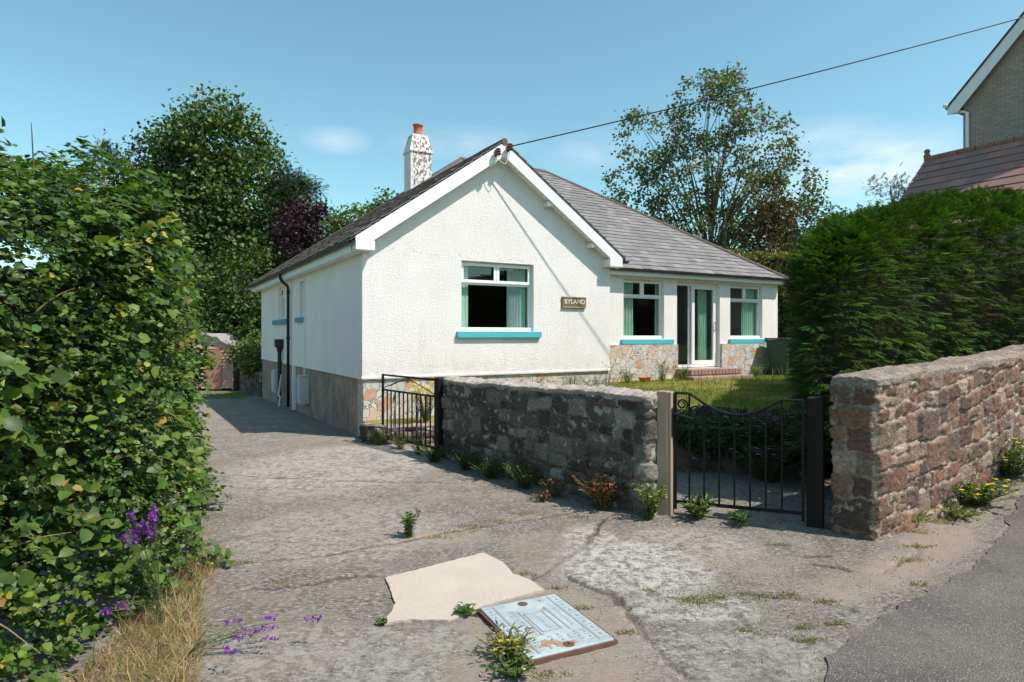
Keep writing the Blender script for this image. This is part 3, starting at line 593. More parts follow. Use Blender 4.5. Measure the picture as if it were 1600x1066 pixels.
# overhead cable
cb = MB(); A = hw(2.56, -.33, 4.93); dirv = Vector((2.0, -.008, .548)); sag = lambda m: -.028*m*(4.59*2-m) + 0*m
cpts = [A+dirv*mm_+Vector((0, 0, -.010*mm_*(9.2-mm_))) for mm_ in np.linspace(0, 9.2, 40)]
cb.tube(cpts, .011, 6); cable = cb.build('overhead_cable', M['black'], None, smooth=True); tag(cable, 'black overhead cable running from the gable peak to the upper right sky', 'cable')

# ------------------------------------------------------------------ rubble walls
def rubble(name, path, th, zb, zt, m, cols, mortar, seed, smin=.07, smax=.30, coping=.09, res=.016, prot=.03, capcol=None, capnoise=.02, aspect=2.1, edgew=.018):
    r = random.Random(seed); P = [Vector(p) for p in path]
    cl = []
    for i in range(len(P)-1):
        n = max(2, int((P[i+1]-P[i]).length/.03))
        cl += [P[i].lerp(P[i+1], k/n) for k in range(n)]
    cl.append(P[-1]); cl = np.array([(p.x, p.y) for p in cl])
    for _ in range(12): cl[1:-1] = (cl[:-2]+cl[1:-1]*2+cl[2:])/4
    tg = np.gradient(cl, axis=0); tg /= np.linalg.norm(tg, axis=1)[:, None]; nr = np.c_[tg[:, 1], -tg[:, 0]]
    right = cl+nr*th/2; left = cl-nr*th/2; loop = np.vstack([right, left[::-1], right[:1]])
    ctr = np.vstack([cl, cl[::-1], cl[:1]])
    dl = np.r_[0, np.cumsum(np.linalg.norm(np.diff(loop, axis=0), axis=1))]; n = int(dl[-1]/res); u = np.linspace(0, dl[-1], n, endpoint=False)
    lx, ly = np.interp(u, dl, loop[:, 0]), np.interp(u, dl, loop[:, 1]); cx, cy = np.interp(u, dl, ctr[:, 0]), np.interp(u, dl, ctr[:, 1])
    for _ in range(5): lx = (np.roll(lx, 1)+lx*2+np.roll(lx, -1))/4; ly = (np.roll(ly, 1)+ly*2+np.roll(ly, -1))/4
    tx, ty = np.roll(lx, -1)-np.roll(lx, 1), np.roll(ly, -1)-np.roll(ly, 1); q = np.hypot(tx, ty); nx_, ny_ = ty/q, -tx/q
    z0 = zb(lx, ly); z1 = zt(cx, cy); hmax = float((z1-z0).max()); nv = int(hmax/res); vv = np.linspace(0, 1, nv)
    rects = []
    def split(a, b, c, d):
        w, h = b-a, d-c; big = r.random() < .12
        if (h > smax*.62 and not (big and h < smax)) or h > w*1.05 and h > smin*1.7:
            k = c+h*r.uniform(.3, .7); split(a, b, c, k); split(a, b, k, d)
        elif w > h*aspect*r.uniform(.8, 1.3) and w > smin*2 or w > smax*1.5:
            k = a+w*r.uniform(.3, .7); split(a, k, c, d); split(k, b, c, d)
        elif h > smin*2.6 and r.random() < .5: k = c+h*r.uniform(.35, .65); split(a, b, c, k); split(a, b, k, d)
        else: rects.append((a, b, c, d))
    x = 0
    while x < dl[-1]: w_ = r.uniform(.5, .95); split(x, min(x+w_, dl[-1]), 0, hmax); x += w_
    U, V = np.meshgrid(u, vv); Hh = (z1-z0)[None, :]*V
    sx_, sy_ = np.broadcast_to(lx, U.shape), np.broadcast_to(ly, U.shape)
    wu = U+.055*fbm(U*4, Hh*4, 0., seed)+.016*fbm(U*22, Hh*22, 0., seed+3); wv = Hh+.060*fbm(U*4, Hh*4, 3.3, seed+5)+.016*fbm(U*22, Hh*22, 0., seed+7)
    D = np.full(U.shape, -1.); ID = np.zeros(U.shape, int)
    for i, (a, b, c, d) in enumerate(rects):
        dd = np.minimum(np.minimum(wu-a, b-wu), np.minimum(wv-c, d-wv)); k = dd > D; D[k] = dd[k]; ID[k] = i
    rr = np.random.default_rng(seed); off = rr.random(len(rects)); ci = rr.integers(0, len(cols), len(rects)); br = .75+.5*rr.random(len(rects)); tl = rr.normal(size=(len(rects), 2))*.06
    ctrs = np.array([((a+b)/2, (c+d)/2) for a, b, c, d in rects])
    edge = sst(.004, .004+edgew, D); dep = edge*(prot*(.35+off[ID])+(wu-ctrs[ID, 0])*tl[ID, 0]+(wv-ctrs[ID, 1])*tl[ID, 1]) + edge*.012*fbm(U*16, Hh*26, 0., seed+11) + .009*fbm(U*30, Hh*30, 0., seed+12)
    col = np.array(cols)[ci[ID]]*br[ID][..., None]; mo = np.array(mortar)*(.8+.4*(fbm(U*9, Hh*9, 0., 5)[..., None]+.5)); e3 = sst(.006, .014, D)[..., None]
    col = col*e3+mo*(1-e3)
    cc = np.array(capcol if capcol is not None else mortar)
    if coping:
        top = sst(coping+.02, coping-.01, (z1-z0)[None, :]-Hh+.02*fbm(U*6, 0*U, 0., 9)); dep = dep*(1-top)+top*(.022+.014*fbm(U*8, Hh*8, 0., 77)+.01*fbm(U*30, Hh*30, 0., 78)); col = col*(1-top[..., None])+top[..., None]*cc
    Xv = sx_+nx_*dep; Yv = sy_+ny_*dep; zn = .03*fbm(cx*3, cy*3, 0., seed)+.0; Zv = z0[None, :]+Hh*1.0+zn*V-.02*sst(.93, 1, V)
    VV = [np.c_[Xv.ravel(), Yv.ravel(), Zv.ravel()]]; CC = [col.reshape(-1, 3)]
    KR = 9; ex, ey, ez = Xv[-1], Yv[-1], Zv[-1]
    for k in range(1, KR+1):
        f = k/KR; x_ = ex*(1-f)+cx*f; y_ = ey*(1-f)+cy*f
        VV.append(np.c_[x_, y_, ez+.02*min(1, f*3)+capnoise*sst(0, .3, f)*fbm(x_*11, y_*11, 0., seed+21)+.008*fbm(x_*40, y_*40, 0., 4)]); CC.append(np.tile(cc, (n, 1))*(.85+.3*(fbm(x_*9, y_*9, 0., 3)+.5))[:, None])
    VV = np.vstack(VV); CC = np.clip(np.vstack(CC), .005, 1); R = nv+KR; I = np.arange(R*n).reshape(R, n); J = np.roll(I, -1, 1)
    F = np.stack([I[:-1], J[:-1], J[1:], I[1:]], -1).reshape(-1, 4)
    return npmesh(name, VV, F[:, ::-1] if False else F, CC, m, smooth=True)
dark = stone_mat('lichened_dark_stone', (.42, .43, .39), .575, 1., 9); warm = stone_mat('red_sandstone', (.42, .36, .30), .60, .5, 8)
zero = lambda v: (lambda x, y: np.full(np.shape(x), v))
W1 = [(1.33, 5.78), (.62, 6.78), (.05, 7.45), (-.78, 8.72)]
gw = rubble('garden_wall', W1[::-1], .34, lambda x, y: H(x, y)-.06, lambda x, y: 1.04+.02*x, dark, [(.155, .135, .12), (.115, .10, .09), (.21, .185, .165), (.33, .31, .285), (.09, .08, .074)], (.23, .205, .18), 5, coping=.05, capcol=(.42, .385, .34), smax=.36, smin=.08, prot=.034, edgew=.016, res=.014, capnoise=.04)
tag(gw, 'dark lichened rubble stone garden wall between the two metal gates', 'wall')
W2 = [(2.72, 5.10), (3.6, 5.75), (4.6, 6.42), (5.35, 6.95), (6.5, 7.45), (9.0, 8.2)]
rw = rubble('garden_wall', W2, .34, lambda x, y: H(x, y)-.08, lambda x, y: 1.27+.055*(x-2.6)+.10*np.clip(x-5.4, 0, 9), warm, [(.22, .125, .088), (.26, .16, .112), (.165, .10, .076), (.23, .175, .135), (.34, .26, .20), (.14, .10, .082)], (.38, .32, .255), 12, coping=.075, capcol=(.28, .24, .20), smin=.085, smax=.46, prot=.026, aspect=1.6, edgew=.014, res=.013)
tag(rw, 'sunlit reddish brown rubble stone wall below the conifer hedge at right', 'wall')
W3 = [(3.5, 7.25), (2.9, 7.5), (1.95, 7.72), (.9, 8.9), (.1, 10.0), (-.6, 10.25), (-1.2, 9.95), (-2.0, 9.75), (-2.30, 10.05)]
tw = rubble('retaining_wall', W3[::-1], .22, lambda x, y: H(x, y)-.1, lambda x, y: .22+.27*sst(-1.6, 1.0, x), dark, [(.12, .09, .08), (.17, .13, .11), (.10, .08, .07), (.24, .21, .19)], (.13, .11, .09), 21, coping=.0, capcol=(.30, .25, .2), res=.022)
tag(tw, 'low stone retaining wall edging the lawn behind the garden gate', 'wall')

# lawn and beds
HL = lambda x, y: .20+.27*sst(-1.6, 1.0, x)+.010*np.clip(y-9, 0, 9)+.02*fbm(np.asarray(x)*1.2, np.asarray(y)*1.2, 0., 8)
def hp(t, s): v = hw(t, s); return (v.x, v.y)
LAWN = [(3.6, 7.3), (2.9, 7.52), (1.95, 7.76), (.9, 8.95), (.1, 10.05), (-.6, 10.3), (-1.2, 10.0), (-2.0, 9.8), (-2.3, 10.05), hp(.05, .1), hp(5.1, .1), hp(5.1, 1.6), hp(12.1, 1.6), hp(12.1, 6), hp(18, 6), (10, 12), (7.2, 10.6), (5.9, 7.8), (5.2, 7.05), (4.4, 6.6)]
sheet('lawn', LAWN, .25, HL, lawn_mat())

# ------------------------------------------------------------------ manhole cover
c0 = [Vector(p) for p in ((-.165, 3.665), (.243, 3.91), (.527, 3.34), (.088, 3.085))]
ex_ = ((c0[3]-c0[0])+(c0[2]-c0[1]))/2; ey_ = ((c0[1]-c0[0])+(c0[2]-c0[3]))/2; ctr_ = sum(c0, Vector((0, 0)))/4
LX, LY = ex_.length, ey_.length; axx = ex_.normalized(); ayy = Vector((-axx.y, axx.x))
mh = tag(empty('manhole_cover', (ctr_.x, ctr_.y, 0), math.atan2(axx.y, axx.x)), 'pale blue painted metal access cover with rust patches set in the concrete', 'manhole cover')
def mh_mat():
    s = Mat('worn_blue_paint', .55, .45); n = s.noise(6, 6, .65); k = s.noise(9, 4); f = s.noise(60, 4)
    c = s.mix(s.rng(k, .35, .7), (.29, .35, .375), (.42, .47, .49)); c = s.mix(s.rng(f, .55, .7, 0, .4), c, (.30, .31, .30))
    c = s.mix(s.rng(n, .615, .63), c, s.mix(s.noise(30, 4), (.24, .11, .06), (.44, .24, .14))); s.col(c); s.bump(f, .002); return s.m
mhm = mh_mat(); rust = simple('rusty_iron', (.13, .065, .05), .85, .3, .4, 20); hx, hy = LX/2, LY/2
b = MB(); b.box((-hx, -hy, -.03), (hx, hy, .030)); plate = b.build('plate', mhm, mh, bevel=.006)
b = MB()
for a, c_ in (((-hx-.014, -hy-.014, -.03), (hx+.014, -hy-.003, .022)), ((-hx-.014, hy+.003, -.03), (hx+.014, hy+.014, .022)), ((-hx-.014, -hy-.003, -.03), (-hx-.003, hy+.003, .022)), ((hx+.003, -hy-.003, -.03), (hx+.014, hy+.003, .022))): b.box(a, c_)
b.build('frame', rust, mh)
groove = simple('grey_recess', (.27, .30, .305), .8, .2, .2, 20); b = MB(); r = random.Random(2); z0, z1 = .0302, .0325
for yy in (-hy*.72, hy*.72): b.box((-hx*.93, yy-.007, z0), (hx*.93, yy+.007, z1))
for yy in (-hy*.30, hy*.38): b.box((-hx*.55, yy-.005, z0), (hx*.42, yy+.005, z1))
for yy, x0, x1 in ((-.055, -.13, .10), (.055, -.13, .10)): b.box((x0, yy-.004, z0), (x1, yy+.004, z1))
for x0 in (-.13, .10): b.box((x0-.004, -.059, z0), (x0+.004, .059, z1))
for row, yy in enumerate((-hy*.86, hy*.86)):
    for i in range(15):
        x = -hx*.88+i*hx*1.76/14
        if i % 2: b.box((x-.011, yy-.006, z0), (x+.011, yy+.006, z1))
        else: b.box((x-.003, yy-.016, z0), (x+.003, yy+.016, z1))
for i in range(5):
    for j in range(7):
        x = hx*.50+i*.028; y_ = -hy*.6+j*hy*.2
        if r.random() < .75: (b.box((x-.009, y_-.005, z0), (x+.009, y_+.005, z1)) if (i+j) % 2 else b.box((x-.003, y_-.013, z0), (x+.003, y_+.013, z1)))
b.build('tread_pattern', groove, plate)
for x in (-hx*.83, hx*.86):
    b = MB(); b.lathe([(.030, .0302), (.030, .0315), (.018, .0325), (.001, .0325)], (x, 0, 0), 16); q = b.build('lifting_slot', rust, mh); 
# faint cast marks of the maker (illegible on the real one): short worn strokes
b = MB()
for yy, n_ in ((-hy*.52, 15), (-hy*.42, 13), (hy*.55, 11), (0, 7)):
    for i in range(n_):
        x = -hx*.62+i*.027+(0 if yy else .09); b.box((x, yy-.010*r.uniform(.6, 1), z0), (x+.005, yy+.011*r.uniform(.6, 1), z1-.0005)); 
        if r.random() < .6: b.box((x+.006, yy+.006*r.choice((-1, 1))-.002, z0), (x+.015, yy+.006*r.choice((-1, 1))+.003, z1-.0007))
b.build('cast_marks', groove, plate)

# ------------------------------------------------------------------ gates and posts
def gate_empty(name, a, b, z):
    a, b = Vector(a), Vector(b); return empty(name, (a.x, a.y, z), math.atan2((b-a).y, (b-a).x)), (b-a).length
g1, W = gate_empty('garden_gate', (1.455, 5.72), (2.43, 5.33), 0)
tag(g1, 'narrow black wrought iron garden gate with dipped top rail and scrolls beside the timber post', 'gate')
def topz(x): 
    f = x/W
    if f < .12: return 1.085
    if f > .84: return 1.055
    t = (f-.12)/.72; return 1.085-.03*t-.155*math.sin(math.pi*t)**1.0
b = MB(); b.tube([(x, 0, topz(x)) for x in np.linspace(0, W, 40)], .011, 8); b.build('top_rail', M['iron'], g1); b = MB(); b.box((0, -.006, .10), (W, .006, .13)); b.build('bottom_rail', M['iron'], g1)
for x in (.005, W-.005):
    b = MB(); b.box((x-.012, -.012, .05), (x+.012, .012, topz(x)+.005)); b.build('stile', M['iron'], g1)
for f in (.12, .24, .36, .48, .60, .72, .84):
    b = MB(); b.box((f*W-.008, -.008, .10), (f*W+.008, .008, topz(f*W)-.004)); b.build('bar', M['iron'], g1)
def scroll(cx, cz, r0, turns, dirn, start=0, yy=0):
    return [(cx+dirn*math.cos(start+t*turns*2*math.pi)*r0*(1-.62*t), yy, cz+math.sin(start+t*turns*2*math.pi)*r0*(1-.62*t)) for t in np.linspace(0, 1, 28)]
for cx, cz, r0, dr in ((.065, .985, .048, 1), (.175, .93, .05, 1), (.27, .92, .06, -1), (W-.07, .97, .045, -1), (W-.20, .93, .05, -1), (W-.32, .90, .055, 1)):
    b = MB(); b.tube(scroll(cx, cz, r0, 1.4, dr, -.8), .0085, 6); b.build('scroll', M['iron'], g1)
for x0, x1 in ((.20, .36), (W-.20, W-.38)):
    b = MB(); b.tube([(x0, 0, .99), ((x0+x1)/2, 0, .93), (x1, 0, .84)], .006, 6); b.build('scroll', M['iron'], g1)
b = MB(); b.box((-.05, -.02, .86), (.0, .02, .96)); b.tube([(-.02, -.02, .90), (.05, -.03, .89), (.16, -.02, .86)], .012, 8); b.build('latch', M['iron'], g1)
def post(name, x, y, z0, z1, w_, mat, rz, label, d=None, top=.01):
    d = d or w_; b = MB(); b.box((-w_/2, -d/2, z0), (w_/2, d/2, z1)); o = b.build(name, mat, None, bevel=top); o.location = (x, y, 0); o.rotation_euler = (0, 0, rz); return tag(o, label, 'post')
gp = tag(empty('gate_post', (1.385, 5.735, 0), -.55), 'pale weathered timber gate post fixed to the end of the dark stone wall', 'post')
b = MB(); b.box((-.075, -.05, -.05), (.025, .05, 1.10)); b.build('post', M['post'], gp, bevel=.006)
b = MB(); b.box((.027, -.045, -.03), (.055, .045, 1.095)); b.build('stop_board', M['post'], gp, bevel=.004)
b = MB(); b.box((.056, -.04, .70), (.064, .035, .95)); b.build('latch_plate', M['iron'], gp)
post('gate_post', 2.545, 5.365, -.05, 1.08, .125, M['darkpost'], -.55, 'dark timber gate post in shade against the end of the reddish stone wall')
g2, W = gate_empty('driveway_gate', (-1.98, 9.78), (-1.02, 8.62), -.02)
tag(g2, 'iron gate of flat vertical bars between the house corner and the dark wall', 'gate')
b = MB(); hh = 1.03
for z0_, z1_ in ((hh-.025, hh), (.78, .805), (.08, .11)): b = MB(); b.box((0, -.012, z0_), (W, .012, z1_)); b.build('rail', M['iron'], g2)
for x in (0, W-.03): b = MB(); b.box((x-.001, -.014, .04), (x+.031, .014, hh+.002)); b.build('stile', M['iron'], g2)
for i in range(11):
    x = .03+(W-.06)*(i+1)/12; b = MB(); b.box((x-.013, -.005, .10), (x+.013, .005, .785)); b.build('bar', M['iron'], g2)
b = MB(); b.tube([(.03, 0, .82), (W/2, 0, hh-.03)], .007); b.tube([(W-.03, 0, .82), (W/2, 0, hh-.03)], .007); b.build('brace', M['iron'], g2)
b = MB(); b.tube(scroll(W/2, hh-.07, .035, 1.2, 1, 1.5), .006, 6); b.build('scroll', M['iron'], g2)
for x in (W*.27, W*.70):
    b = MB(); b.tube([(x, -.02, .74), (x-.03, -.02, .66), (x+.02, -.02, .58), (x, -.02, .45), (x-.02, -.02, .30), (x+.02, -.02, .20)], .012, 6); b.build('scroll', M['greyiron'], g2)
gp2 = post('gate_post', -.975, 8.60, -.08, 1.03, .09, M['iron'], -.88, 'black square iron hinge post at the left end of the dark stone wall')

# ------------------------------------------------------------------ shed, bin, dish, low wall
sh = tag(empty('garden_shed', (-10.75, 22.3, -.3), math.radians(2)), 'small pink brown timber garden shed at the far end of the drive', 'shed')
b = MB(); r = random.Random(4)
for i in range(13):
    z = .05+i*.115; 
    if z > 1.5: break
    b.prism([(-.80, -.012, z), (1.02, -.012, z), (1.02, .02, z+.115), (-.80, .02, z+.115)], (0, .03, 0), col=(1, 1, 1))
b.prism([(-.8, .021, 1.45), (1.02, .021, 1.45), (1.02, .021, 1.48), (.1, .021, 1.93), (-.8, .021, 1.48)], (0, .03, 0)); b.box((.985, -.02, .0), (1.03, .03, 1.5)); b.box((1.0, .03, 0), (1.02, 1.8, 1.48)); b.box((-.8, .05, 0), (-.78, 1.8, 1.48)); b.box((-.8, 1.8, 0), (1.02, 1.82, 1.5)); b.build('wall', M['shed'], sh)
b = MB(); b.prism([(.1, -.08, 1.93), (1.12, -.08, 1.44), (1.12, -.08, 1.48), (.1, -.08, 1.97)], (0, 2.0, 0)); b.prism([(.1, -.08, 1.93), (-.9, -.08, 1.44), (-.9, -.08, 1.48), (.1, -.08, 1.97)], (0, 2.0, 0)); b.build('roof', simple('roofing_felt', (.30, .27, .26), .9, .2, .2, 12), sh)
b = MB(); b.box((.1, -.03, .02), (.62, -.014, 1.4)); b.build('door', wood_mat('shed_door', (.36, .17, .10), (.45, .24, .16)), sh)
bn = tag(empty('wheelie_bin', tuple(hw(11.55, .90, .50)), math.radians(25)), 'green plastic wheelie bin standing at the right corner of the porch wing', 'bin')
b = MB(); b._add([(-.25, -.26, .06), (.25, -.26, .06), (.25, .26, .06), (-.25, .26, .06), (-.32, -.34, .98), (.32, -.34, .98), (.32, .36, .98), (-.32, .36, .98)], [(0, 3, 2, 1), (4, 5, 6, 7), (0, 1, 5, 4), (1, 2, 6, 5), (2, 3, 7, 6), (3, 0, 4, 7)]); b.box((-.335, -.355, .94), (.335, .375, .98)); b.build('body', M['bin'], bn, bevel=.02)
b = MB(); b.box((-.35, -.38, .985), (.35, .37, 1.03)); b.tube([(-.3, .42, .95), (.3, .42, .95)], .018); b.build('lid', M['bin'], bn, bevel=.02)
for x in (-.27, .27): b = MB(); b.tube([(x-.03, .24, .10), (x+.03, .24, .10)], .10, 16); b.build('wheel', M['black'], bn)
dp = hw(6.95, 1.15, .535); b = MB(); b.lathe([(.10, 0), (.16, .09), (.165, .10), (.15, .10), (.09, .015), (.0001, .012)], (0, 0, 0), 20); o = b.build('plant_dish', M['terracotta'], None, smooth=True); o.location = dp; tag(o, 'shallow terracotta dish on the ground against the stone clad porch', 'dish')
lw = rubble('low_wall', [(-7.7, 19.9), (-8.7, 21.3), (-9.6, 22.8)], .25, lambda x, y: H(x, y)-.1, lambda x, y: np.full(np.shape(x), .45)+.0*x, dark, [(.10, .08, .07), (.15, .12, .10)], (.10, .09, .08), 31, coping=.03, res=.05, capcol=(.2, .17, .14)); tag(lw, 'low dark wall holding up the bed between the shed and the back of the house', 'wall')

# ------------------------------------------------------------------ neighbour's house
nb = tag(empty('brick_house', (14.1, 20.0, 1.2), math.atan2(-.8683, .4961)), 'tall buff brick house with red brown tiled lower roof above the conifer hedge', 'house')
# local x runs towards the camera along the gable, local -y points to the camera side
b = MB(); e_ = 7.75; b.prism([(0, 0, 0), (9.5, 0, 0), (9.5, 0, e_), (4.75, 0, e_+4.9), (0, 0, e_)], (0, .3, 0)); b.box((0.001, .3, 0), (.3, 7, e_)); b.build('wall', M['brick'], nb)
b = MB()
for s_ in (-1, 1):
    x1 = 4.75+s_*5.1; zt_ = lambda x: e_+.16+4.9-(abs(x-4.75))*(4.9/4.75)
    b.prism([(4.75, -.22, zt_(4.75)), (x1, -.22, zt_(x1)), (x1, -.22, zt_(x1)-.2), (x1-s_*.28, -.22, zt_(x1)-.2), (4.75, -.22, zt_(4.75)-.30)], (0, .04, 0))
b.build('bargeboard', M['fascia'], nb)
b = MB()
for s_ in (-1, 1):
    x1 = 4.75+s_*5.14; b.prism([(4.75, -.25, zt_(4.75)+.01), (x1, -.25, zt_(x1)+.01), (x1, -.25, zt_(x1)+.08), (4.75, -.25, zt_(4.75)+.08)], (0, 7.5, 0))
b.build('roof', M['gutter'], nb)
b = MB(); b.tube([(-.38, -.3, e_-.12), (-.38, 7, e_-.12)], .07, 10); b.build('gutter', M['fascia'], nb, smooth=True)
b = MB(); b.tube([(-.36, -.05, e_-.18), (-.3, -.06, e_-.32), (.0, -.06, e_-.38), (.14, -.06, e_-.45), (.14, -.06, 0)], .05, 10); b.build('downpipe', M['fascia'], nb, smooth=True)
b = MB(); rz_ = 5.66; Kx = 1.0
# lower roof: ridge runs along local x at y=-1.87; slope comes down to the camera side
tp = [(-.15, -4.3), (12, -4.3), (12, -1.87), (-.15, -1.87)]
slates(b, tp, (0, 1), rz_-2.43, -4.3, 1.0, expo=.34, wid=.42, base=(.25, .12, .10), var=.14, lift=.016, brown=.2)
b.build('lower_roof', M['tile'], nb, color=True)
b = MB(); b.prism([(-.12, -4.28, rz_-2.46), (12, -4.28, rz_-2.46), (12, -1.87, rz_-.05), (-.12, -1.87, rz_-.05)], (0, 0, .03)); b.box((0, -4.0, 0), (12, -3.75, rz_-2.35)); b.prism([(0, -3.75, 0), (0, -.02, 0), (0, -.02, rz_-.7), (0, -1.87, rz_-.1), (0, -3.75, rz_-2.0)], (.2, 0, 0)); b.prism([(-.12, -1.86, rz_-.05), (12, -1.86, rz_-.05), (12, -.01, rz_-.4), (-.12, -.01, rz_-.4)], (0, 0, .04)); b.build('annex_wall', M['brick'], nb)
b = MB(); 
for i in range(26): b.tube([(-.15+i*.46, -1.87, rz_+.0), (-.15+i*.46+.44, -1.87, rz_+.0)], .09, 10)
b.lathe([(.07, 0), (.10, .10), (.06, .18), (.09, .24), (.05, .30)], (-.1, -1.87, rz_), 12); b.build('ridge_tiles', simple('terracotta_ridge', (.26, .13, .09), .8, .3, .3, 10), nb)

# ------------------------------------------------------------------ foliage generators (numpy)
def unit(a): return a/np.maximum(np.linalg.norm(a, axis=-1, keepdims=True), 1e-9)
def rdir(n): return unit(rng.normal(size=(n, 3)))
LEAF = (np.array([(0, 0, 0), (.28, -.40, .10), (.68, -.33, .06), (1, 0, -.12), (.68, .33, .06), (.28, .40, .10), (.3, 0, 0), (.7, 0, -.03)]), np.array([(0, 1, 6), (1, 2, 7), (1, 7, 6), (2, 3, 7), (0, 6, 5), (6, 7, 4), (6, 4, 5), (7, 3, 4)]))
QUAD = (np.array([(0, 0, 0), (.5, -.42, .08), (1, 0, -.05), (.5, .42, .08)]), np.array([(0, 1, 2), (0, 2, 3)]))
BLADE = (np.array([(0, -.05, 0), (0, .05, 0), (.55, -.04, .04), (.55, .04, .04), (1, 0, -.10)]), np.array([(0, 2, 1), (1, 2, 3), (2, 4, 3)]))
def frond_t():
    V = []; F = []
    for i in range(7):
        x = .12+i*.12; l = .34*(1-.65*abs(x-.35)); z = -.16*x*x
        for s_ in (-1, 1):
            n = len(V); V += [(x-.035, 0, z), (x+.045, 0, z), (x+l*.8, s_*l*.75, z-.06)]; F.append((n, n+1, n+2))
    n = len(V); V += [(0, -.03, 0), (0, .03, 0), (1.08, 0, -.2)]; F.append((n, n+1, n+2)); return np.array(V), np.array(F)
FROND = frond_t()
def spray_t():
    V = []; F = []
    for i in range(4):
        x = .10+i*.22; l = .30*(1-.5*abs(x-.4)); z = -.14*x*x
        for s_ in (-1, 1):
            n = len(V); V += [(x-.05, 0, z), (x+.11, 0, z), (x+l*.95, s_*l*.8, z-.05)]; F.append((n, n+1, n+2))
    n = len(V); V += [(0, -.05, 0), (0, .05, 0), (1.05, 0, -.18)]; F.append((n, n+1, n+2)); return np.array(V), np.array(F)
SPRAY = spray_t()
def scatter(P, D, Nn, S, col, tmpl, wid=1.):
    """instances baked to one mesh: origin P, long axis D, approximate normal Nn, size S"""
    V, F = tmpl; n = len(P); D = unit(D); Sd = unit(np.cross(Nn, D)); Nn = np.cross(D, Sd); S = np.broadcast_to(np.asarray(S, float), (n,))[:, None, None]
    W_ = P[:, None, :]+S*(V[None, :, 0:1]*D[:, None, :]+wid*V[None, :, 1:2]*Sd[:, None, :]+V[None, :, 2:3]*Nn[:, None, :])
    FF = F[None]+(np.arange(n)*len(V))[:, None, None]; CC = np.repeat(col[:, None, :], len(V), 1)
    return W_.reshape(-1, 3), FF.reshape(-1, 3), CC.reshape(-1, 3)
def merge(L_):
    V, F, Cc = [], [], []; o = 0
    for v, f, c in L_: V.append(v); F.append(f+o); Cc.append(c); o += len(v)
    return np.vstack(V), np.vstack(F), np.vstack(Cc)
def cmix(cols, n, var=.2):
    c = np.array(cols)[rng.integers(0, len(cols), n)]; return np.clip(c*(1+var*rng.normal(size=(n, 1)))*(1+.06*rng.normal(size=(n, 3))), .004, 1)
G = dict(dark=(.022, .048, .012), mid=(.04, .085, .016), lite=(.075, .13, .022), lime=(.14, .20, .03), yel=(.45, .36, .05))

def hsetup(path, spine, U):
    P = np.array(path, float); S = np.array(spine, float); d = np.r_[0, np.cumsum(np.linalg.norm(np.diff(P, axis=0), axis=1))]
    x, y = np.interp(U, d, P[:, 0]), np.interp(U, d, P[:, 1]); ix, iy = np.interp(U, d, S[:, 0])-x, np.interp(U, d, S[:, 1])-y; dist = np.hypot(ix, iy)
    e = .3; tx = np.interp(U+e, d, P[:, 0])-np.interp(U-e, d, P[:, 0]); ty = np.interp(U+e, d, P[:, 1])-np.interp(U-e, d, P[:, 1]); q = np.hypot(tx, ty)
    return x, y, ix/dist, iy/dist, dist, ty/q, -tx/q, d[-1]
def hedge_surface(path, spine, n, hf, z0f, inr, rnd, bulge, seed, lo=0., hi=1., el=1.):
    Lt = hsetup(path, spine, np.zeros(1))[-1]; u = rng.random(n)*Lt*(hi-lo)+Lt*lo; x, y, ix, iy, dist, nx_, ny_, _ = hsetup(path, spine, u)
    h = hf(u); z0 = z0f(u); side = h-rnd-z0; per = float(np.max(side+rnd*1.3*el+np.maximum(dist-rnd*el, 0))); v = rng.random(n)*per
    a = np.clip((v-side)/(rnd*1.5*el), 0, 1)*math.pi/2; over = np.maximum(v-side-rnd*1.5*el, 0)
    ins = np.minimum(el*rnd*(1-np.cos(a))+over, dist); z = np.where(v < side, z0+v, h-rnd+rnd*np.sin(a))
    NN = np.stack([nx_*np.cos(a), ny_*np.cos(a), np.sin(a)], -1)
    b_ = bulge*fbm(u*1.3, z*1.3, 0., seed, 3)*1.6+.35*bulge*fbm(u*5, z*5, 0., seed+4, 2)
    off = b_-inr*rng.random(n)**1.4
    return np.stack([x+ix*ins, y+iy*ins, z], -1)+NN*off[:, None], NN, u, b_
def gridhull(path, spine, hf, z0f, inset, rnd, name, mat, parent, el=1.):
    Lt = hsetup(path, spine, np.zeros(1))[-1]; U = np.linspace(.0, Lt, 60); x, y, ix, iy, dist, _, _, _ = hsetup(path, spine, U); rows = []
    for v in np.linspace(0, 1, 16):
        h = hf(U)-inset; z0 = z0f(U)+inset*.5
        if v < .6: ins = inset+0*U; z = z0+(h-rnd-z0)*v/.6
        elif v < .85: a = (v-.6)/.25*math.pi/2; ins = inset+el*rnd*(1-math.cos(a))+0*U; z = h-rnd+rnd*math.sin(a)
        else: ins = inset+el*rnd+(v-.85)/.15*9; z = h*1.0
        ins = np.minimum(ins, dist)+.08*fbm(U*3, z*3, 0., 6); rows.append(np.stack([x+ix*ins, y+iy*ins, z], -1))
    R = np.array(rows); k, n, _ = R.shape; I = np.arange(k*n).reshape(k, n); F = np.stack([I[:-1, :-1], I[:-1, 1:], I[1:, 1:], I[1:, :-1]], -1).reshape(-1, 4)
    o = npmesh(name, R.reshape(-1, 3), F, m=mat, parent=parent, smooth=True); o.data.transform(Matrix.Translation(-parent.location)); return o

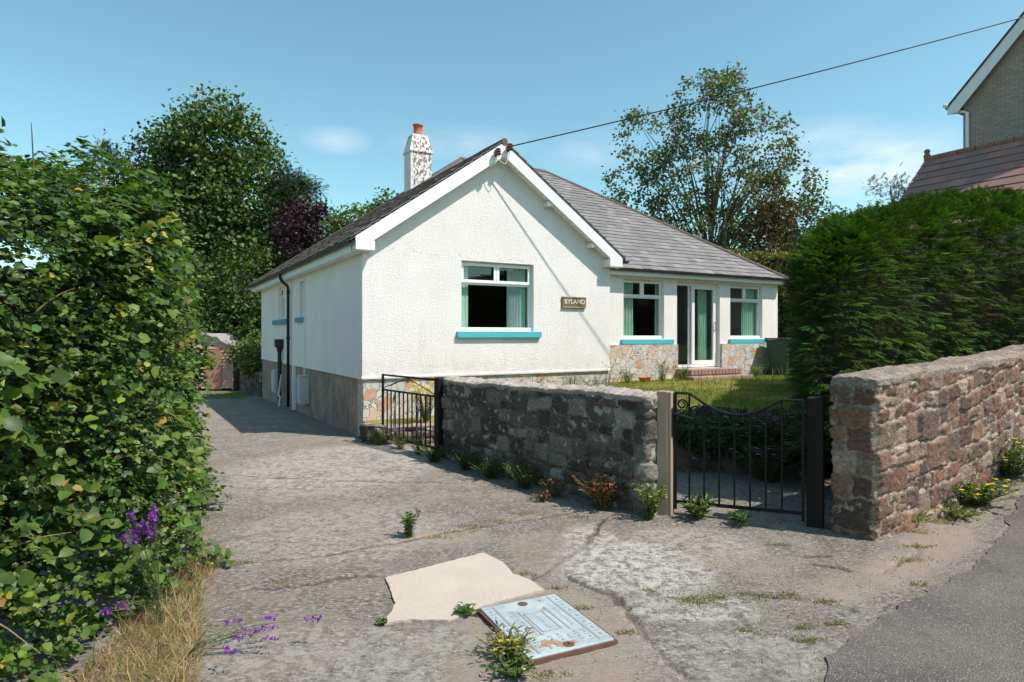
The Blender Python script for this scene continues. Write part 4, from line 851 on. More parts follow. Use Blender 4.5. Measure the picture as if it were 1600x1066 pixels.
# left mixed hedge
hd = tag(empty('hedge', (-2.4, 4.2, 0)), 'big mixed bramble and broadleaf hedge filling the left foreground', 'hedge'); inv = lambda V, o: V-np.array(o.location)
hhf = lambda u: 2.36+.26*sst(1.8, 4.3, u)-.3*sst(4.8, 6.5, u)+.12*fbm(u*1.7, 0., 0., 5); hz0 = lambda u: 0*u+.02
HP = [(-3.1, .2), (-2.27, 1.7), (-2.18, 2.9), (-2.27, 4.05), (-2.42, 4.55), (-3.35, 6.6), (-5.0, 9.5)]
HS = [(-5.3, .3), (-4.1, 2.6), (-3.6, 3.6), (-3.3, 4.5), (-3.4, 5.1), (-4.2, 7.2), (-5.7, 10)]
gridhull(HP, HS, lambda u: hhf(u), lambda u: hz0(u), .50, .3, 'dark_inner_hull', M['core_shade'], hd)  # solid dark hull behind the leaves, painting the shaded hedge interior
parts = []
NS = 14500; Q, NN, U, B_ = hedge_surface(HP, HS, NS, hhf, hz0, .42, .42, .17, 3, .10, .85); Q += NN*(.10*sst(1.1, .1, Q[:, 2]))[:, None]+rdir(NS)*np.array([.05, .05, .02])
big = fbm(Q[:, 0]*1.6+7, Q[:, 2]*1.6, Q[:, 1]*1.6, 14, 3) > .10
sd = unit(NN*.6+rdir(NS)*.8+np.array([.05, -.1, .25])); depthf = np.clip((Q-(Q-NN*B_[:, None]))@np.ones(3), 0, 1)
for k in range(6):
    t = (k+.5)/6; side = np.where(k % 2, 1, -1); ln = np.where(big, .20, .13)[:, None]
    P_ = Q+sd*ln*t+np.array([0, 0, -.05])*t*t; sdv = unit(np.cross(sd, rdir(NS)*.4+np.array([0, 0, 1])))
    D_ = unit(sdv*side+sd*.5+rdir(NS)*.45+np.array([0, 0, -.12])); N_ = unit(np.array([.15, -.25, .9])*.8+NN*.55+rdir(NS)*.5)
    S_ = np.where(big, rng.uniform(.045, .088, NS), rng.uniform(.024, .052, NS)); col = np.where(big[:, None], cmix([G['mid'], (.065, .12, .02), G['lite'], (.10, .16, .025)], NS, .25), cmix([(.03, .062, .014), (.055, .11, .018), (.075, .13, .022), (.10, .16, .028)], NS, .28))
    yl = rng.random(NS) < .006; col[yl] = cmix([G['yel'], (.5, .30, .08), G['lime']], yl.sum()); nw = (rng.random(NS) < .10)&(k >= 4); col[nw] = cmix([G['lime'], (.16, .17, .04)], nw.sum())
    parts.append(scatter(P_, D_, N_, S_, col, LEAF, 1.0))
V, F, Cc = merge(parts); npmesh('foliage', inv(V, hd), F, Cc, M['leaf'], hd)
br = MB()
Qb, Nb, Ub, _ = hedge_surface(HP, HS, 170, hhf, hz0, .15, .42, .17, 3, .1, .8); dirs = unit(Nb*.35+rdir(170)*.8+np.array([0, 0, .3]))
for q, nn, dd in zip(Qb, Nb, dirs):
    L_ = random.uniform(.15, .5); q = Vector(q)-Vector(nn)*.1; dd = Vector(dd); br.tube([q+dd*L_*t+Vector((0, 0, -.28*L_*t*t)) for t in (0, .35, .7, 1)], [.0045, .004, .003, .0015], 5)
o = br.build('stems', bark_mat('bramble_stem', (.16, .12, .06), (.30, .22, .12)), hd); o.data.transform(Matrix.Translation(-hd.location))
def shoots(n, seed):        # young shoots with yellow and copper leaves standing out of the face
    Qs, Ns, Us, _ = hedge_surface(HP, HS, n, hhf, hz0, .02, .42, .17, seed, .15, .75); L_ = []
    for q, nn in zip(Qs, Ns):
        if q[2] > 2.15: continue
        dd = unit(nn*.8+rdir(1)[0]*.5+np.array([0, 0, .35])); k = 5; tt = np.linspace(.05, .22, k); P_ = q+dd*tt[:, None]
        L_.append(scatter(P_, unit(rdir(k)+dd*.6), unit(rdir(k)*.5+np.array([0, -.2, 1])), rng.uniform(.035, .075, k), cmix([G['yel'], G['lime'], (.42, .24, .08), (.22, .24, .04)], k), LEAF))
    return L_
V, F, Cc = merge(shoots(64, 3)); npmesh('young_leaves', inv(V, hd), F, Cc, M['leaf'], hd)
def flower_pts(C0, n, spread, size, cols, tm=QUAD, up=(0, 0, 1)):
    P_ = np.repeat(np.asarray(C0), n, 0)+rng.normal(size=(len(C0)*n, 3))*spread; L_ = []
    a0 = rng.random(len(P_))*6
    for k in range(5):
        a = a0+k*2*math.pi/5; L_.append(scatter(P_, np.stack([np.cos(a), np.sin(a), .2+0*a], -1), np.tile(np.array([0, -.2, 1.]), (len(P_), 1))+rng.normal(size=(len(P_), 3))*.2, size, cmix(cols, len(P_), .08), tm, 1.1))
    return merge(L_)
Qf, Nf, _, _ = hedge_surface(HP, HS, 40, hhf, hz0, .0, .42, .17, 3, .2, .7); V, F, Cc = flower_pts(Qf+Nf*.1, 9, .022, .009, [(.75, .72, .66), (.6, .55, .4)]); npmesh('white_flowers', inv(V, hd), F, Cc, M['petal'], hd)

# right conifer hedge
ch_ = tag(empty('conifer_hedge', (4.6, 8.5, .4)), 'large rounded green conifer hedge above the reddish stone wall', 'hedge')
CP = [(6.3, 14.5), (5.6, 12.2), (4.6, 10.2), (3.92, 8.5), (3.15, 7.0), (2.82, 6.3), (2.84, 6.02), (3.08, 5.92), (3.5, 6.2), (4.3, 6.8), (5.3, 7.4), (6.6, 7.95), (8.8, 8.9)]
CS = [(8.6, 14.8), (8.0, 13), (7.0, 11.6), (5.9, 10.2), (4.9, 8.9), (4.5, 8.3), (4.4, 8.2), (4.4, 8.2), (4.8, 8.5), (5.3, 9.0), (6.1, 9.6), (7.2, 10), (8.6, 10.6)]
cd_ = np.r_[0, np.cumsum(np.linalg.norm(np.diff(np.array(CP), axis=0), axis=1))]; uc = cd_[7]
chf = lambda u: 2.95-.08*sst(uc-2.0, uc-.3, u)+.48*sst(uc-.2, uc+2.2, u)+.30*sst(uc+1.5, uc+4, u)+.12*fbm(u*.8, 0., 0., 2); cz0 = lambda u: .50-.05*sst(uc-2, uc-1, u)+.50*sst(uc+.2, uc+1.5, u)
gridhull(CP, CS, chf, cz0, .42, 1.0, 'dark_inner_hull', M['core_shade'], ch_, 1.5)  # opaque dark core, its colour stands for shade between the sprays
parts = []; n = 12500; Q, NN, U, B_ = hedge_surface(CP, CS, n, chf, cz0, .26, 1.2, .13, 41, 0., 1., 1.5)
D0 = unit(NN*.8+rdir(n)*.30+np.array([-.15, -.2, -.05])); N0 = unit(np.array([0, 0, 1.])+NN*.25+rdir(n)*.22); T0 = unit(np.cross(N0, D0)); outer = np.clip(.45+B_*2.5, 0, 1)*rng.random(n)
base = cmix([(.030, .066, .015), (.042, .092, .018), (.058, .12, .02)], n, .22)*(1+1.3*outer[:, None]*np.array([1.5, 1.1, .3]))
brn = fbm(Q[:, 0]*.9, Q[:, 2]*1.4, Q[:, 1]*.9, 61, 3)+.9*np.exp(-((U-(uc+2.6))/.9)**2-((Q[:, 2]-2.0)/.45)**2)-.50 > rng.random(n)*.5; base[brn] = cmix([(.12, .08, .045), (.08, .065, .028), (.055, .07, .02)], brn.sum())
L_ = []
for j in range(7):
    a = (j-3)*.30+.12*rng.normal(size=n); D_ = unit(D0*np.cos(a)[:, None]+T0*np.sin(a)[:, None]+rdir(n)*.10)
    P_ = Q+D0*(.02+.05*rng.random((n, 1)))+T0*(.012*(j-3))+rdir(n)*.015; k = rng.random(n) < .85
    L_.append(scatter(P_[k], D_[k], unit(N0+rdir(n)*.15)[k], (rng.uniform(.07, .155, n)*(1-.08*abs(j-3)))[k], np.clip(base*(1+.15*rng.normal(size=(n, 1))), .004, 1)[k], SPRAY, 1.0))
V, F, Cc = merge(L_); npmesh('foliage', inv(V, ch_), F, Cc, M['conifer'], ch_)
# trees ------------------------------------------------------------
def tree(name, label, loc, blobs, nclump, per, lsize, cols, trunk, cr=.55, mat='farleaf', bark='bark', fork=.3, limbs=26, cat='tree', tm=QUAD, inner=True, group=None, droop=0, stems=1):
    """blobs: crown ellipsoids relative to the trunk foot (cx,cy,cz,rx,ry,rz)"""
    root = tag(empty(name, loc), label, cat, group); vol = np.array([b[3]*b[4]+b[4]*b[5]+b[3]*b[5] for b in blobs]); vol = vol/vol.sum(); BC = np.array(blobs, float)
    bi = rng.choice(len(blobs), nclump, p=vol); d = rdir(nclump); rad = .62+.42*rng.random(nclump)**.6
    c = BC[bi, :3]+d*BC[bi, 3:]*rad[:, None]*(1+.25*fbm(d[:, 0]*2.5+bi*3, d[:, 1]*2.5, d[:, 2]*2.5, 17, 3))[:, None]
    n = nclump*per; P_ = np.repeat(c, per, 0)+rng.normal(size=(n, 3))*cr*np.array([.55, .55, .38]); dd = np.repeat(d, per, 0)
    N_ = unit(dd*.5+rdir(n)*.8+np.array([0, 0, .6])); D_ = unit(rdir(n)+dd*.5+np.array([0, 0, -.2-droop]))
    tone = np.repeat(1+.16*rng.normal(size=(nclump, 1)), per, 0); col = np.clip(cmix(cols, n, .18)*tone, .004, 1)
    V, F, Cc = scatter(P_, D_, N_, lsize*rng.uniform(.7, 1.35, n), col, tm); crown = npmesh('crown', V, F, Cc, M[mat], root)
    b = MB(); th_, tr_ = trunk; fk = th_*fork
    for s_ in range(stems):
        a = s_*2.4; sp = .0 if stems == 1 else .35; q_ = .0 if stems == 1 else random.uniform(.6, 1.3); b.tube([(sp*math.cos(a), sp*math.sin(a), -.3), (q_*math.cos(a), sp*1.5*math.sin(a), fk), (q_*2.2*math.cos(a)+.2, sp*3*math.sin(a), th_*.65), (q_*2.9*math.cos(a), sp*4*math.sin(a), th_*(1-.18*q_))], [tr_, tr_*.75, tr_*.45, tr_*.15], 9)
    idx = rng.choice(nclump, min(limbs, nclump), replace=False)
    for i in idx:
        e = Vector(c[i]); z = max(fk, min(th_*.8, e.z*.5+fk*.2)); k = random.random()*6; a = Vector((.1*math.cos(k), .1*math.sin(k), z*.8)); m_ = a.lerp(e, .5)+Vector((random.gauss(0, .25), random.gauss(0, .25), (e-a).length*.12))
        r0 = tr_*random.uniform(.22, .42); b.tube([a, a.lerp(m_, .5)+Vector((0, 0, .1)), m_, m_.lerp(e, .55), e], [r0, r0*.8, r0*.6, r0*.35, r0*.1], 6)
        for q in range(2):
            e2 = Vector(c[rng.integers(0, nclump)]); 
            if (e2-m_).length < 2.6: b.tube([m_, m_.lerp(e2, .5)+Vector((0, 0, .15)), e2], [r0*.45, r0*.3, r0*.08], 5)
    b.build('trunk', M[bark], root, smooth=True); return root
tree('sycamore_tree', 'tallest dark green broadleaf tree rising behind the left hedge', (-14.6, 32, 0), [(0, 0, 9.2, 3.2, 3, 3.6), (1.7, 0, 7, 2.7, 3, 3), (-1.6, .5, 7.2, 2.6, 3, 3.4), (.3, -1, 11.3, 1.8, 1.8, 1.9), (3, -.5, 4.5, 2.2, 2.5, 2.5), (-.5, -1, 4, 3, 3, 3)], 1150, 34, .20, [(.05, .085, .022), (.075, .125, .028), (.10, .155, .04)], (11, .3), .62)
tree('ash_tree', 'olive toned broadleaf tree with thin patchy crown left of the tallest tree', (-18.2, 33, 0), [(0, 0, 9.6, 2.1, 2.2, 2.3), (-.5, 0, 6.5, 2.0, 2, 3), (1, 0, 6.2, 2, 2, 3)], 330, 30, .19, [(.06, .075, .02), (.045, .07, .018), (.08, .075, .03)], (10, .22), .6)
tree('cypress_tree', 'dark cypress tip showing just above the left hedge', (-20.4, 32, 0), [(0, 0, 8, 1.6, 1.6, 3.0), (-1.8, 0, 7.0, 1.6, 1.6, 2.4), (.4, 0, 5, 2, 2, 3)], 420, 30, .26, [(.018, .042, .014), (.028, .06, .018)], (9.5, .2), .5, 'conifer', tm=FROND)
tree('cypress_tree', 'dark drooping cypress between the tallest tree and the copper beech', (-10.3, 30.5, 0), [(0, 0, 7.2, 1.1, 1.1, 2.7), (.2, 0, 5.2, 1.7, 1.6, 2.6), (.2, 0, 3, 2, 2, 2.5)], 420, 26, .30, [(.016, .040, .013), (.028, .055, .016)], (9.5, .2), .42, 'conifer', tm=FROND, droop=.3)
tree('copper_beech', 'dark purple copper beech behind the left roof edge', (-8.3, 27.5, 0), [(0, 0, 5.0, 1.7, 1.8, 2.1), (-.9, 0, 6.3, 1.0, 1.0, .9), (.8, 0, 3.8, 1.5, 1.5, 2)], 380, 26, .13, [(.035, .014, .024), (.05, .02, .03), (.025, .012, .018)], (6.5, .2), .42, 'purpleleaf', limbs=18)
tree('maple_tree', 'bright fresh green tree top just behind the roof slope near the chimney', (-6.4, 27, 0), [(0, 0, 5.6, 1.3, 1.3, 1.6), (1.0, 0, 5.8, .9, 1, 1.5), (-.6, 0, 4.6, 1.2, 1.2, 1.5)], 260, 26, .15, [(.09, .17, .03), (.12, .20, .035), (.06, .12, .02)], (6, .15), .38)
tree('purple_plum', 'small purple leaved tree peeping over the roof slope beside the chimney', (-5.0, 26.5, 0), [(0, 0, 6.0, .7, .7, 1.3)], 90, 18, .12, [(.05, .02, .03), (.035, .016, .022)], (6.5, .12), .35, 'purpleleaf', limbs=8)
for i, (x, y, r_, h_, lb) in enumerate([(-12.6, 27, 2.3, 5.6, 'leafy green shrub mass below the tallest tree, left behind the shed'), (-10.2, 26, 2.0, 5.2, 'rounded dark shrub behind the gap between the shed and the house'), (-14.9, 27.5, 2.4, 5.6, 'dark shrub behind the shed, mostly hidden by the left hedge'), (-8.3, 24.2, 1.5, 3.9, 'dark leafy shrub right against the back corner of the house')]):
    tree('shrub', lb, (x, y, -.3), [(0, 0, h_*.5, r_, r_*.8, h_*.48), (r_*.4, 0, h_*.3, r_*.8, r_*.8, h_*.3), (-r_*.4, -.3, h_*.35, r_*.7, r_*.8, h_*.35)], 330, 34, .15, [(.035, .07, .016), (.055, .105, .022), (.085, .13, .03)], (h_*.7, .1), .45, group='shrubs behind the drive', cat='shrub', limbs=14)
tree('gum_tree', 'tall airy multi-stemmed tree behind the hipped roof at right', (9.9, 32, 0), [(0, 0, 12.6, 2.0, 2, 1.9), (-2.9, 0, 11.4, 1.7, 1.7, 1.7), (2.3, 0, 11.2, 1.8, 1.8, 1.6), (-3.6, .5, 8.6, 1.5, 1.6, 1.8), (3.7, 0, 9.0, 1.5, 1.5, 1.5), (-1.3, 0, 9.2, 1.8, 2, 1.8), (1.6, 0, 8.6, 1.7, 2, 1.8), (-2.5, 0, 6.2, 1.6, 1.7, 1.3), (0, 0, 6.6, 1.9, 1.8, 1.6), (2.6, 0, 6.4, 1.2, 1.2, 1.4), (.6, 0, 14.0, .8, .8, 1.1), (-4.2, 0, 6.2, .9, .9, .8)], 560, 32, .16, [(.11, .13, .07), (.14, .17, .085), (.08, .11, .045), (.17, .18, .11)], (9.5, .15), .42, bark='bark', fork=.25, limbs=80, stems=6)
tree('brown_thorn_tree', 'small reddish brown tree in front of the tall airy tree', (11.6, 29, 0), [(0, 0, 5.3, 1.2, 1.2, 2.2), (.3, 0, 7.0, .8, .8, 1.0)], 170, 26, .14, [(.11, .055, .03), (.08, .05, .025), (.06, .07, .02)], (7, .14), .4, limbs=14, bark='palebark')
tree('holm_oak', 'grey green bushy tree between the brown tree and the conifer hedge', (15.5, 33.5, 0), [(0, 0, 6.6, 1.7, 1.7, 2.2), (-.3, 0, 5, 2, 2, 2.4), (.9, 0, 5.4, 1.5, 1.5, 2)], 330, 28, .17, [(.07, .095, .05), (.10, .13, .07), (.05, .075, .035)], (7, .18), .45)
tree('fir_tree', 'small dark tree top poking above the conifer hedge left of the tiled roof', (13.6, 23, 0), [(0, 0, 5.6, .9, .9, 1.7), (-.5, 0, 5.0, 1, 1, 1.3)], 130, 22, .18, [(.02, .045, .015), (.035, .06, .02)], (7, .12), .3, 'conifer', tm=FROND)
lh = tag(empty('laurel_hedge', (9, 23, 0)), 'clipped yellow green hedge between the hipped roof and the airy tree', 'hedge')
LP = [(5.2, 23.5), (8, 22.6), (10.5, 22.0), (13.5, 21.4)]; LS = [(x, y+1.6) for x, y in LP]; gridhull(LP, LS, lambda u: 4.75+0*u, lambda u: 0*u, .3, .3, 'dark_inner_hull', M['core_shade'], lh)  # filled dark core here too, imitating the unlit inside of the hedge
n = 12000; Q, NN, U, B_ = hedge_surface(LP, LS, n, lambda u: 4.75-.04*u+.15*fbm(u*1.5, 0., 0., 4), lambda u: 0*u, .2, .3, .15, 9)
V, F, Cc = scatter(Q, unit(rdir(n)+NN), unit(rdir(n)*.8+np.array([0, -.3, .8])), rng.uniform(.08, .15, n), cmix([(.16, .19, .035), (.10, .14, .025), (.22, .20, .06)], n), QUAD); npmesh('foliage', inv(V, lh), F, Cc, M['farleaf'], lh)
# far wood, one mass
n = 60000; a = rng.random(n)*math.pi*1.5-math.pi*.25; R_ = 75+18*rng.random(n); hz = rng.random(n)**.7*(9+4*fbm(a*9, 0., 0., 3)); V, F, Cc = scatter(np.stack([R_*np.cos(a), R_*np.sin(a)+5, hz-1], -1), rdir(n), unit(rdir(n)+np.array([0, 0, .8])), rng.uniform(.8, 1.6, n), cmix([(.03, .055, .018), (.045, .075, .025)], n), QUAD)
tag(npmesh('far_wood', V, F, Cc, M['farleaf']), kind='stuff')

# ------------------------------------------------------------------ grass and weeds
def pts_in(poly, n):
    P = np.array(poly); lo_, hi_ = P.min(0), P.max(0); out = []
    while sum(map(len, out)) < n:
        q = lo_+(hi_-lo_)*rng.random((n, 2)); out.append(q[inpoly(q[:, 0], q[:, 1], poly)])
    return np.vstack(out)[:n]
def blades(name, q, zf, hgt, cols, mat, tmpl=BLADE, wid=1.4, lean=.5, parent=None, kind=None, flat=0.):
    n = len(q); z = zf(q[:, 0], q[:, 1]); D_ = unit(np.c_[rng.normal(size=(n, 2))*lean, np.ones(n)*(1-flat)]); S_ = hgt*rng.uniform(.5, 1.3, n)
    V, F, Cc = scatter(np.c_[q, z-.005], D_, rdir(n), S_, cmix(cols, n, .2), tmpl, wid); o = npmesh(name, V, F, Cc, mat, parent)
    if kind: tag(o, kind=kind)
    return o
LV = [hp(5.2, 1.35), hp(12.6, 1.3), (5.9, 13), (4.9, 10), (3.9, 7.6), (2.9, 7.6), (1.95, 7.85), (.9, 9.0), (.6, 11)]
q = pts_in(LV, 90000); m_ = fbm(q[:, 0]*.9, q[:, 1]*.9, 0., 19, 3); dry = m_ > rng.random(len(q))*.5-.15
blades('lawn_grass', q[~dry], HL, .045, [(.17, .23, .04), (.24, .28, .06), (.13, .18, .035)], M['grass'], kind='stuff', lean=.7, wid=1.8)
blades('dry_lawn_grass', q[dry], HL, .045, [(.42, .37, .14), (.33, .32, .10), (.50, .43, .21)], M['grass'], kind='stuff', lean=.8, wid=1.8)
q = pts_in(LV, 900); ed = rng.random(len(q)) < .5
blades('seed_heads', q[ed], HL, .28, [(.30, .28, .10), (.20, .22, .07)], M['grass'], kind='stuff', lean=.25, wid=.45)
# dense ground cover on the bank above the retaining wall
gcF = None
gcP = [(3.6, 7.4), (2.9, 7.55), (1.95, 7.78), (1.3, 8.5), (1.5, 9.2), (2.4, 8.75), (3.6, 8.7), (4.4, 9)]
q = pts_in(gcP, 9000); hh_ = .20*(.6+.5*fbm(q[:, 0]*3, q[:, 1]*3, 0., 6))
n = len(q); V, F, Cc = scatter(np.c_[q, HL(q[:, 0], q[:, 1])+hh_*rng.random(n)**.6], rdir(n), unit(rdir(n)*.6+np.array([0, -.3, 1])), rng.uniform(.02, .05, n), cmix([G['mid'], G['dark'], (.06, .11, .02)], n), LEAF)
tag(npmesh('ground_cover', V, F, Cc, M['leaf']), kind='stuff')
t_ = rng.random(5200); lx_ = np.interp(t_, [0, .35, .7, 1], [1.55, 1.95, 2.9, 3.5]); ly_ = np.interp(t_, [0, .35, .7, 1], [8.1, 7.62, 7.38, 7.1]); dn = rng.random(5200)**1.5*(.25+.3*fbm(t_*9, 0., 0., 4)+.15*t_); P_ = np.c_[lx_-.03*rng.random(5200), ly_-.12*rng.random(5200)-.1*dn, .53-dn]
V, F, Cc = scatter(P_, unit(rdir(5200)+np.array([0, -.3, -.4])), unit(rdir(5200)*.5+np.array([-.2, -.7, .5])), rng.uniform(.02, .05, 5200), cmix([(.03, .055, .015), (.04, .075, .018)], 5200), LEAF)
ivy = npmesh('foliage', V, F, Cc, M['leaf']); ivy.name = 'trailing_plant'; tag(ivy, 'dark green trailing plants hanging over the low retaining wall behind the garden gate', 'plant')
# dry grass at the foot of the hedge
hf = [(-2.4, 4.6), (-2.04, 4.6), (-1.97, 4.1), (-1.80, 3.7), (-1.60, 3.3), (-1.42, 2.9), (-1.4, 2.3), (-1.9, 2.3), (-2.1, 3.4)]
q = pts_in(hf, 9000); blades('dry_grass', q, H, .085, [(.42, .29, .17), (.50, .37, .24), (.34, .22, .13), (.22, .20, .07)], M['grass'], kind='stuff', lean=1.0, wid=.32)
q = pts_in(hf, 420); blades('tall_dry_grass', q, H, .20, [(.45, .32, .19), (.34, .27, .13), (.16, .20, .06)], M['grass'], kind='stuff', lean=.6, wid=.22)
# moss and short grass in the cracks
tufts = [(4.05, 5.85, .28), (4.5, 6.15, .3), (4.75, 6.25, .35), (3.6, 5.5, .14), (5.1, 6.55, .3), (1.02, 3.86, .10), (1.21, 3.90, .09), (1.45, 3.88, .09), (1.69, 3.94, .08), (1.88, 3.84, .05), (1.27, 3.47, .05), (1.58, 3.36, .06), (1.79, 3.55, .05), (1.6, 3.5, .04), (1.1, 3.83, .08), (-.48, 5.2, .12), (-.15, 5.5, .14), (-.62, 5.05, .09), (.1, 5.75, .12), (-1.52, 4.15, .08), (-1.9, 4.5, .06), (2.85, 4.55, .10), (3.05, 4.85, .08), (2.6, 4.1, .06), (.28, 4.05, .05), (.42, 3.75, .05), (.62, 3.45, .04), (.16, 3.02, .08), (2.06, 4.88, .06), (.55, 5.65, .12), (3.3, 5.2, .15), (3.7, 5.5, .18), (4.0, 5.75, .2), (.10, 4.28, .05), (-.4, 5.35, .12), (.85, 4.0, .04)]
Q_ = []
for x, y, r_ in tufts: k = int(2600*r_); Q_.append(np.c_[x+rng.normal(size=k)*r_*.75, y+rng.normal(size=k)*r_*.32])
q = np.vstack(Q_); g_ = rng.random(len(q)) < .62
blades('crack_grass', q[g_], H, .022, [(.12, .16, .03), (.20, .22, .05), (.08, .12, .025)], M['grass'], kind='stuff', lean=.9, wid=2.0)
blades('dry_crack_grass', q[~g_], H, .024, [(.42, .32, .18), (.30, .22, .10)], M['grass'], kind='stuff', lean=1.0, wid=1.6)
# loose grit
n = 2600; q = np.c_[rng.normal(1.6, .8, n), rng.normal(4.0, .75, n)]; V = np.array([(1, 0, 0), (0, 1, 0), (-1, 0, 0), (0, -1, 0), (0, 0, .8), (0, 0, -.5)]); Fo = np.array([(0, 1, 4), (1, 2, 4), (2, 3, 4), (3, 0, 4), (1, 0, 5), (2, 1, 5), (3, 2, 5), (0, 3, 5)])
V, F, Cc = scatter(np.c_[q, H(q[:, 0], q[:, 1])+.003], rdir(n)*np.array([1, 1, .2]), np.tile([0, 0, 1.], (n, 1)), rng.uniform(.002, .006, n), cmix([(.45, .42, .38), (.25, .22, .2), (.6, .57, .52)], n), (V, Fo))
tag(npmesh('grit', V, F, Cc, M['grass']), kind='stuff')

def plant(name, label, loc, h, r, nst, per, ls, cols, flow=None, cat='plant', lean=.35, tm=LEAF, wid=.9, stemcol=(.10, .12, .04), group=None, up=.3, flat=False, z=None):
    """flow = (count, petal size, colours, spread)"""
    z = float(H(loc[0], loc[1])) if z is None else z; root = tag(empty(name, (loc[0], loc[1], z)), label, cat, group); P_, D_ = [], []; b = MB(); tips = []
    for i in range(nst):
        a = random.random()*6.283; rr = r*random.random()**.6; dx, dy = math.cos(a), math.sin(a); L_ = h*random.uniform(.6, 1.05)
        pts = [Vector((dx*rr*(.15+.85*t**1.3)*(1), dy*rr*(.15+.85*t**1.3), L_*t*(1-.15*t))) for t in (0, .3, .6, .85, 1)]
        b.tube(pts, [.0025, .0022, .002, .0015, .001], 4, stemcol); tips.append(pts[-1])
        for k in range(per):
            t = (k+.6)/per; j = min(3, int(t*4)); p = pts[j].lerp(pts[j+1], t*4-j); P_.append(p); D_.append((dx*.3+random.gauss(0, .7), dy*.3+random.gauss(0, .7), up))
    b.build('stem', M['stem'], root)
    P_ = np.array(P_); D_ = unit(np.array(D_)); n = len(P_); V, F, Cc = scatter(P_, D_, unit(rdir(n)*.4+np.array([0, 0, 1])), ls*rng.uniform(.6, 1.2, n), cmix(cols, n, .2), tm, wid); npmesh('foliage', V, F, Cc, M['leaf'], root)
    if flow:
        k, sz, fc, spd = flow; C0 = np.array([tips[i % len(tips)] for i in range(k)])+rng.normal(size=(k, 3))*spd; C0[:, 2] = np.maximum(C0[:, 2], .01); V, F, Cc = flower_pts(C0, 1, .0, sz, fc); npmesh('flower', V, F, Cc, M['petal'], root)
    return root
M['stem'] = simple('green_stem', (.11, .13, .05), .7, .3, .3)
YE = [(.75, .55, .03), (.8, .62, .06)]; PK = [(.62, .22, .50), (.70, .32, .58), (.50, .15, .42)]; PU = [(.26, .05, .46), (.34, .09, .55)]
plant('groundsel', 'bushy green weed with tiny yellow buds standing alone in the middle of the drive', (-.82, 5.08), .24, .10, 14, 16, .045, [(.06, .13, .025), (.09, .17, .035)], (8, .007, YE, .01), lean=.2, wid=.45)
plant('dandelion', 'low green rosette weed at the left corner of the access cover', (-.26, 3.66), .05, .07, 16, 4, .05, [(.05, .11, .02), (.08, .14, .03)], wid=.5, up=.1)
plant('clover', 'tiny green weed at the left edge of the cream concrete patch', (-.71, 3.53), .035, .045, 12, 4, .02, [(.05, .10, .02), (.07, .13, .03)])
plant('hawkbit', 'straggly half dry weed with yellow flowers at the near edge of the access cover', (-.03, 3.17), .13, .15, 60, 7, .04, [(.10, .14, .03), (.28, .24, .08), (.16, .18, .05)], (5, .014, YE, .01), wid=.35)
plant('daisy', 'green weed with tiny white flowers nearest the camera by the access cover', (-.0, 3.0), .09, .12, 40, 6, .035, [(.08, .13, .03), (.12, .17, .04)], (4, .008, [(.75, .75, .78)], .01), wid=.5)
plant('herb_robert', 'red stemmed weed sprawling at the foot of the dark wall near the timber post', (.84, 5.90), .40, .28, 80, 8, .038, [(.26, .05, .04), (.18, .06, .04), (.30, .12, .08), (.10, .09, .03)], (8, .008, PK, .01), stemcol=(.3, .05, .04))
plant('herb_robert', 'small reddish weed at the foot of the dark wall left of the larger red one', (.44, 6.34), .24, .2, 34, 6, .03, [(.22, .06, .04), (.10, .10, .03), (.24, .12, .07)], (3, .008, PK, .01))
plant('herb_robert', 'little red green weed at the sunlit end of the wall shadow on the drive', (.30, 6.2), .11, .12, 20, 5, .028, [(.24, .07, .05), (.12, .12, .03)])
plant('corydalis', 'leafy plant with yellow flowers at the foot of the timber gate post', (1.20, 5.57), .38, .15, 40, 9, .035, [(.13, .20, .04), (.18, .22, .04), (.08, .14, .03)], (16, .012, YE, .015))
for i, (x, y, lb) in enumerate([(-1.0, 8.25, 'dark leafy weed at the foot of the iron hinge post'), (-.55, 7.72, 'green weed in shade along the left part of the dark wall'), (-.24, 7.25, 'spreading green weed in shade at the middle foot of the dark wall'), (.14, 6.74, 'broad leaved weed in shade right of the middle of the dark wall')]):
    plant('wall_weed', lb, (x, y), .24+.06*(i % 2), .26, 55, 9, .042, [(.035, .07, .016), (.05, .085, .022)], (5, .008, YE, .01), group='weeds along the dark wall', wid=.6)
plant('dock', 'cluster of long green leaves under the left end of the garden gate', (1.62, 5.58), .17, .17, 22, 5, .11, [(.07, .13, .025), (.10, .16, .03)], wid=.32, up=.45)
plant('hawkweed', 'low green tuft in shade under the middle of the garden gate', (1.92, 5.38), .12, .12, 18, 5, .07, [(.05, .10, .02), (.07, .11, .03)], wid=.35)
plant('plantain', 'spiky green rosette at the foot of the reddish wall', (3.36, 5.42), .12, .14, 34, 3, .10, [(.12, .16, .05), (.20, .22, .09)], wid=.16, up=.35)
plant('welsh_poppy', 'clump of yellow poppies at the foot of the reddish wall', (4.22, 5.80), .24, .34, 70, 9, .05, [(.07, .12, .025), (.11, .16, .03)], (22, .026, YE, .02), wid=.6)
plant('welsh_poppy', 'second clump of yellow poppies farthest right along the reddish wall', (4.97, 6.38), .40, .38, 80, 9, .055, [(.05, .10, .02), (.09, .14, .03)], (20, .026, YE, .03), wid=.6)
plant('hart_tongue', 'grassy green weed at the pavement edge below the poppies', (3.85, 5.55), .10, .2, 30, 5, .06, [(.10, .14, .03), (.25, .22, .08)], wid=.3)
